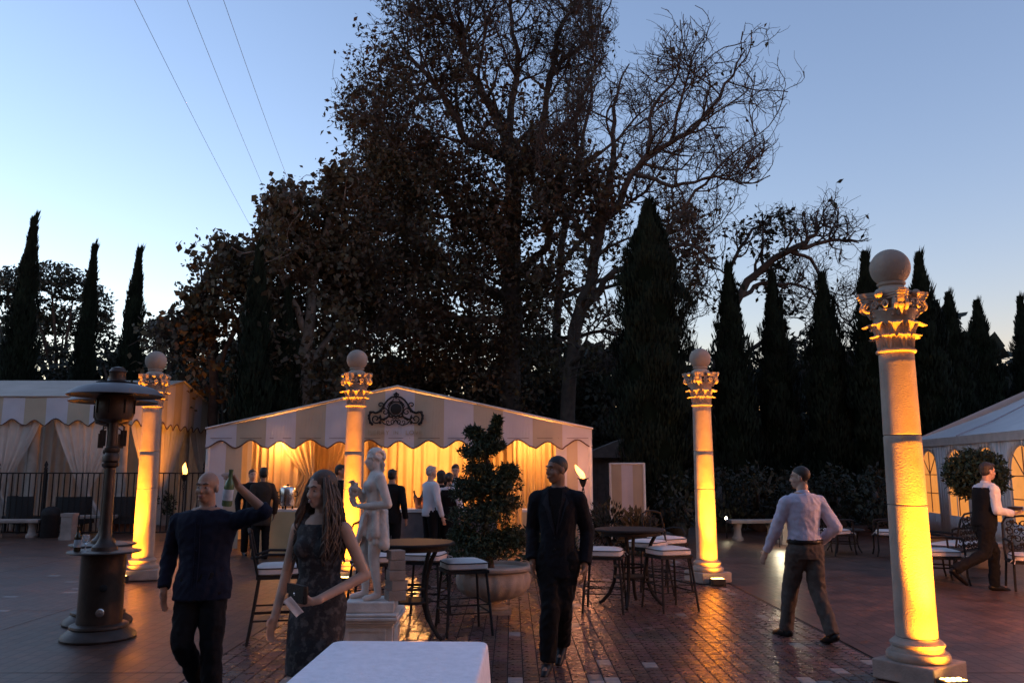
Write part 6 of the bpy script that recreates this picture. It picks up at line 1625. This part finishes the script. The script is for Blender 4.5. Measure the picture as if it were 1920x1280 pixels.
navy = clo('navy_shirt', (.010, .013, .028)); blk = clo('black_wool', (.007, .007, .008)); char = clo('charcoal_trousers', (.009, .009, .011)); suit = clo('midnight_suit', (.007, .008, .012))
pale = clo('pale_blue_shirt', (.50, .49, .60)); greyt = clo('grey_trousers', (.085, .070, .060)); wht = clo('white_shirt', (.62, .60, .62)); lea = clo('black_leather', (.010, .009, .009), .35)
brown = clo('brown_coat', (.040, .028, .022)); shb = lea
M_lace = mat('dark_lace', (.016, .013, .015), .8, var=.1, scale=26, col2=(.075, .062, .060), bump=.5, bscale=60)
_n = M_lace.node_tree.nodes
for x in _n:
    if x.type == 'MAP_RANGE' : x.inputs[1].default_value = .50; x.inputs[2].default_value = .62
ZG = .010
STAND = dict(R=((.15, -.03, .63), (.15, .03, .485)), L=((-.15, -.03, .63), (-.15, .03, .485)), Rl=((.055, .01, .28), (.055, -.01, .045)), Ll=((-.055, .01, .28), (-.055, -.01, .045)))
def PZ(**k): d = dict(STAND); d.update(k); return d

# ---- man raising a bottle
Dm = 6.0; pm = at(386, 1000, Dm)
man, HMm, Jm = person('bald man in a dark navy shirt raising a green bottle beside his head', (pm.x, Dm, ZG), R(176), 1.635,
    PZ(R=((.175, -.04, .635), (.160, .03, .500), (-.2, .3, -1), (-1, .2, 0), .3), L=((-.275, .04, .825), (-.175, .100, .935), (.25, .45, .75), (.55, .6, -.4), 1.0),
       Rl=((.060, .045, .285), (.030, -.10, .085), (0, 1, -.5)), Ll=((-.058, .02, .285), (-.062, -.005, .045))),
    [('shirt', 'shirt', navy, dict(R='wrist', L='elbow')), ('collar', 'collar', navy), ('placket', 'placket', navy), ('trousers', 'trousers', char, dict(k=1.04)), ('shoes', 'shoes', shb)], 'tan', ('bald', 'dark'), head=(-4, 2), vox=.0085, build=1.14)
Wm = Matrix.Translation((pm.x, Dm, ZG)) @ Matrix.Rotation(R(176), 4, 'Z')
hb = Wm @ (Jm['wrL'] + Vector((.040, .085, .055)))
bo = bottle(hb - Vector((0, 0, .19)), 'green bottle held up by the bald man', M_green, h=.25)
bo.rotation_euler = (R(4), R(6), 0)

# ---- woman in the lace dress
Dw = 5.15; pw = at(602, 1000, Dw)
wom, HMw, Jw = person('woman with long wavy hair in a dark lace dress holding a clutch', (pw.x, Dw, ZG), R(166), 1.64,
    PZ(R=((.138, -.01, .625), (.150, .045, .475)), L=((-.168, -.035, .615), (-.060, .130, .545), (.85, .35, -.15), (.3, -.5, .7), .9),
       Rl=((.045, .05, .28), (.035, .08, .05)), Ll=((-.045, .0, .28), (-.035, -.06, .06))),
    [('dress', 'dress', M_lace), ('shoes', 'shoes', shb)], 'light', ('long', 'brown'), True, head=(-24, -3))
Ww = Matrix.Translation((pw.x, Dw, ZG)) @ Matrix.Rotation(R(166), 4, 'Z')
hq = Ww @ (Jw['wrL'] + Vector((.075, .055, .025)))
pur = empty('clutch_bag', hq, R(158 - 25), 'small dark clutch bag in the hand of the woman in lace', 'bag')
bevel(MB().box((0, .02, .02), (.19, .03, .105)).build('pouch', lea, pur, smooth=False), .012); MB().box((0, .037, .045), (.192, .006, .055)).build('flap', lea, pur, smooth=False); MB().ell((0, .043, .02), (.010, .006, .010), 8, 6).build('clasp', M_steel, pur)
pap = MB(); pap.grid(lambda u, v: ((u - .5) * .05, .008 * math.sin(u * 4), (v - .5) * .12), 6, 6); po = solidify(pap.build('paper_slip', mat('white_paper', (.75, .73, .74), .8)), .0012)
po.location = hq + Vector((-.025, -.060, -.045)); po.rotation_euler = (R(14), R(-38), R(8)); tag(po, 'white paper slip held with the clutch bag', 'paper')

# ---- man in the dark suit walking in
Ds = 7.25; ps = at(1046, 1000, Ds)
person('man in a dark suit walking forward with his head turned', (ps.x, Ds, ZG), R(168), 1.775,
    PZ(R=((.134, -.05, .635), (.120, .03, .495)), L=((-.138, -.055, .630), (-.130, .01, .480), (.05, .1, -1), (1, .2, 0), .5),
       Rl=((.026, .075, .285), (.040, .085, .050), (0, 1, -.18)), Ll=((-.022, .02, .280), (.004, -.135, .085), (.05, 1, -.5))),
    [('jacket', 'jacket', suit, dict(hem=.415)), ('shirt_front', 'shirtfront', blk), ('lapels', 'lapels', clo('satin_lapel', (.016, .016, .022), .45)), ('collar', 'collar', blk), ('trousers', 'trousers', blk), ('shoes', 'shoes', shb)], 'brown', ('buzz', 'black'), head=(-46, 0), build=.93)

# ---- man in the pale shirt seen from behind
Db = 8.35; pb_ = at(1508, 1000, Db)
person('man in a pale blue shirt and grey trousers walking away', (pb_.x, Db, ZG), R(14), 1.69,
    PZ(R=((.175, -.06, .635), (.115, .045, .535), (-.4, .5, -.8), (-1, 0, 0), .3), L=((-.150, .05, .635), (-.175, .13, .495)),
       Rl=((.045, -.03, .280), (.055, -.14, .060), (0, 1, -.35)), Ll=((-.050, .095, .290), (-.070, .125, .048), (-.1, 1, -.1))),
    [('shirt', 'shirt', pale, dict(hem=.552)), ('collar', 'collar', pale), ('trousers', 'trousers', greyt), ('belt', 'belt', lea), ('shoes', 'shoes', shb)], 'light', ('buzz', 'dark'), head=(48, 0))

# ---- waiter hurrying past with a tray
Dq = 11.6; pq = at(1846, 1000, Dq)
wtr, HMq, Jq = person('waiter in a black vest hurrying past with a tray', (pq.x, Dq, ZG), R(-88), 1.75,
    PZ(R=((.140, .03, .625), (.085, .185, .600), (-.3, 1, .05), (0, 0, 1), .3), L=((-.130, .06, .630), (-.070, .200, .605), (.2, 1, .05), (0, 0, 1), .3),
       Rl=((.045, -.04, .290), (.050, -.29, .170), (0, .75, -.65)), Ll=((-.045, .09, .290), (-.050, .075, .046))),
    [('shirt', 'shirt', wht, dict(hem=.53)), ('collar', 'collar', wht), ('vest', 'vest', blk), ('trousers', 'trousers', blk), ('shoes', 'shoes', shb)], 'light', ('short', 'dark'), lean=.14, head=(0, -4), vox=.010)
Wq = Matrix.Translation((pq.x, Dq, ZG)) @ Matrix.Rotation(R(-88), 4, 'Z'); tq = Wq @ Vector((0, .56, 1.085))
ty = empty('serving_tray', tq, 0, 'serving tray with napkins carried by the waiter', 'tray')
MB().lathe([(0, 0), (.19, .002), (.21, .018), (.205, .018), (.185, .007), (0, .006)], 32).build('plate', M_steel, ty)
MB().box((.06, 0, .030), (.20, .22, .04)).build('napkins', M_white, ty, smooth=False); MB().lathe([(.04, .008), (.09, .02), (.10, .05), (0, .06)], 16, c=(-.09, 0, 0)).build('bowl', M_bronze, ty)

# ---- guests and staff at the bar
def stander(px, D, rz, H, label, wear, skin='light', hair=('short', 'black'), fem=False, pose=None, head=(0, 0), face=True):
    p = at(px, 1000, D); return person(label, (p.x, D, ZG), R(rz), H, pose or PZ(), wear, skin, hair, fem, vox=.014, face=face, head=head, detail=False)
stander(806, 15.2, -55, 1.72, 'grey-haired man in a white shirt standing at the bar', [('shirt', 'shirt', wht, dict(hem=.47)), ('trousers', 'trousers', blk), ('shoes', 'shoes', shb)], 'light', ('short', 'grey'), pose=PZ(R=((.16, .0, .63), (.17, .05, .47)), L=((-.14, .10, .64), (-.06, .24, .62))))
stander(826, 15.55, -35, 1.64, 'woman in a black vest pressed between the grey-haired man and the bar', [('shirt', 'shirt', blk, dict(hem=.48)), ('apron', 'apron', blk), ('trousers', 'trousers', blk), ('shoes', 'shoes', shb)], 'tan', ('bob', 'black'), True, face=False)
stander(841, 15.35, -20, 1.60, 'dark-haired server in a white blouse and black apron at the bar', [('shirt', 'shirt', wht, dict(hem=.53)), ('vest', 'vest', blk), ('apron', 'apron', blk), ('trousers', 'trousers', blk), ('shoes', 'shoes', shb)], 'tan', ('bun', 'black'), True, face=False)
stander(853, 16.75, 172, 1.76, 'bartender with a bow tie looking down behind the bar', [('jacket', 'jacket', blk), ('shirt_front', 'shirtfront', wht), ('bow_tie', 'bowtie', blk), ('trousers', 'trousers', blk), ('shoes', 'shoes', shb)], 'light', ('short', 'dark'), head=(6, -16), pose=PZ(R=((.16, .02, .63), (.10, .18, .60)), L=((-.16, .02, .63), (-.10, .18, .58))))
stander(733, 14.6, -15, 1.66, 'dark-suited guest mostly hidden behind the statue', [('jacket', 'jacket', blk), ('trousers', 'trousers', blk), ('shoes', 'shoes', shb)], 'tan', ('short', 'black'), face=False)
stander(634, 14.4, -95, 1.74, 'man in a black coat in profile beside the lit column', [('jacket', 'jacket', blk), ('trousers', 'trousers', blk), ('shoes', 'shoes', shb)], 'tan', ('short', 'black'), pose=PZ(R=((.15, .02, .63), (.08, .2, .64))))
stander(489, 15.7, 35, 1.69, 'guest in a dark brown coat seen from behind before the orange drapes', [('jacket', 'jacket', brown, dict(hem=.36)), ('trousers', 'trousers', blk), ('shoes', 'shoes', shb)], 'brown', ('curly', 'black'), True, face=False)
stander(468, 16.5, -150, 1.66, 'guest whose face shows past the dark brown coat', [('jacket', 'jacket', blk), ('trousers', 'trousers', blk), ('shoes', 'shoes', shb)], 'light', ('short', 'brown'))

# ================================================================ statue on its pedestal
STX, STY = -1.17, 7.05
ped = empty('statue', (STX, STY, .010), 0, 'weathered stone statue of a draped youth holding grapes on a pedestal', 'statue')
PH = .52
pd = MB(); pd.box((0, 0, .05), (.56, .56, .10)); pd.box((0, 0, .12), (.50, .50, .036)); pd.build('pedestal_foot', M_marble, ped, smooth=False)
MB().box((0, 0, .27), (.42, .42, .262)).build('pedestal_die', M_marble, ped, smooth=False)
for k in range(4):
    a = k * math.pi / 2; fr = MB()
    for (x, z, w, h) in ((0, .375, .32, .02), (0, .165, .32, .02), (-.15, .27, .02, .19), (.15, .27, .02, .19)): fr.box((x, -.215, z), (w, .014, h))
    fr.v = [tuple(Matrix.Rotation(a, 4, 'Z') @ Vector(v)) for v in fr.v]; fr.build('panel_frame', M_marble, ped, smooth=False)
cpb = MB(); 
for (w, z, h) in ((.45, .412, .02), (.49, .435, .022), (.52, .462, .028), (.50, .488, .02)): cpb.box((0, 0, z), (w, w, h))
bevel(cpb.build('pedestal_cap', M_marble, ped, smooth=False), .008)
MB().box((.01, 0, .542), (.40, .36, .085), rz=.05).build('plinth', M_marble, ped, smooth=False); bevel(ped.children[-1], .012)
SH = 1.235; SR = Matrix.Translation((.02, 0, .585)) @ Matrix.Rotation(R(112), 4, 'Z')
sv = lambda x, y, z: Vector((x * SH, y * SH, z * SH))
b = MB(); b.loft([(.0, .0, z * SH, rx * .98 * SH, ry * SH) for z, rx, ry in MALE], 20)
hm = Matrix.Translation(sv(0, .015, .925)) @ Matrix.Rotation(R(12), 4, 'Z') @ Matrix.Scale(SH / 1.62, 4); hr3 = hm.to_3x3(); hq_ = lambda x, y, z: hm @ Vector((x, y, z))
b.cap(sv(0, 0, .80), hq_(0, -.015, -.06), .036 * SH, .033 * SH)
b.ell(hq_(0, -.01, .03), (.074, .094, .086), 18, 12, M=hr3); b.ell(hq_(0, .02, -.035), (.06, .072, .082), 16, 10, M=hr3); b.ell(hq_(0, .048, -.088), (.037, .036, .03), 12, 8, M=hr3)
b.cap(hq_(0, .088, .006), hq_(0, .112, -.036), .010, .013, 8); b.ell(hq_(0, .076, .022), (.048, .022, .013), 12, 8, M=hr3); b.ell(hq_(0, .090, -.070), (.022, .012, .011), 10, 6, M=hr3)
for (a, c, ra, rb_) in (((-.112, 0, .80), (-.165, -.045, .625), .036, .029), ((-.165, -.045, .625), (-.035, .105, .612), .029, .020), ((.112, 0, .80), (.135, .06, .655), .036, .028), ((.135, .06, .655), (.03, .135, .735), .027, .020),
                        ((.055, 0, .50), (.06, .055, .285), .060, .040), ((.06, .055, .285), (.055, .045, .045), .038, .024), ((-.055, 0, .50), (-.06, .02, .28), .060, .040), ((-.06, .02, .28), (-.065, -.015, .045), .038, .024),
                        ((.055, .045, .03), (.06, .135, .015), .024, .018), ((-.065, -.015, .03), (-.075, .075, .015), .024, .018)):
    b.cap(sv(*a), sv(*c), ra * SH, rb_ * SH)
hand(b, sv(-.035, .105, .612), (.8, .5, .1), (0, .4, .9), 1.3, -1, .7); hand(b, sv(.03, .135, .735), (-.3, .5, .7), (-.6, .4, -.4), 1.3, 1, .9, True)
for sg in (-1, 1): b.ell(sv(sg * .045, .052, .745), (.045 * SH, .03 * SH, .04 * SH), 12, 8)
fg = link('figure', remesh(b, 'figure', .0075, 2), M_marble, ped); fg.matrix_local = SR
h = MB(); hrn = random.Random(12)
for k in range(95):
    a = hrn.uniform(0, 6.28); e = hrn.uniform(-.5, 1.4); c = (math.cos(a) * math.cos(e) * .078, math.sin(a) * math.cos(e) * .095 - .018, math.sin(e) * .085 + .035)
    if c[1] > .055 and c[2] < .065: continue
    h.ell(hq_(*c), (.022, .022, .020), 8, 6, M=hr3)
for k in range(16):
    h.ell(hq_(hrn.uniform(-.06, .06), -.07 - .02 * hrn.random(), -.03 - .10 * hrn.random()), (.022, .02, .03), 8, 6, M=hr3)
hh = link('hair', remesh(h, 'hair', .007, 1), M_marble, ped); hh.matrix_local = SR
d = MB()
d.loft([(0, 0, .585 * SH, .098 * SH, .074 * SH), (0, 0, .53 * SH, .110 * SH, .080 * SH), (.0, .008, .46 * SH, .108 * SH, .078 * SH), (.005, .016, .42 * SH, .104 * SH, .074 * SH)], 26)
for k in range(13):       # hanging folds
    a = k / 13 * 6.283; L = .19 - .06 * math.sin(a + .6); x, y = .106 * math.cos(a), .078 * math.sin(a)
    d.cap(sv(x * .85, y * .85, .585), sv(x * 1.0, y * 1.0, .585 - L), .016 * SH, .022 * SH, 8)
for k in range(6): d.cap(sv(-.10 + .03 * k, .085, .575 - .008 * k), sv(-.02 + .025 * k, .105, .43 - .02 * k), .012 * SH, .016 * SH, 8)
d.cap(sv(-.10, -.02, .57), sv(-.118, -.035, .36), .026 * SH, .034 * SH); d.cap(sv(-.10, .02, .57), sv(-.11, .02, .43), .025 * SH, .030 * SH)
dr_ = link('drapery', remesh(d, 'drapery', .008, 1, .006, 14, 2, (1, 1, .3)), M_marble, ped); dr_.matrix_local = SR
gp = MB(); gc = sv(.02, .155, .715)
for k in range(46):
    q = hrn.random(); rr_ = .055 * (1 - .75 * q) * math.sqrt(hrn.random()); a = hrn.uniform(0, 6.28); gp.ell(gc + Vector((rr_ * math.cos(a), rr_ * math.sin(a), .06 - .17 * q)), .017, 8, 6)
go = link('grapes', remesh(gp, 'grapes', .006, 0), M_marble, ped); go.matrix_local = SR
sb = MB()
for k in range(5): sb.box((-.085 * SH + .004 * math.sin(k * 2.2), -.13 * SH + .005 * math.cos(k * 3), (.03 + k * .065) * SH), ((.13 - .006 * k) * SH, (.12 - .005 * k) * SH, .063 * SH), rz=.15 * math.sin(k * 1.7))
so = bevel(sb.build('support_blocks', M_stoned, ped, smooth=False), .006); so.matrix_local = SR
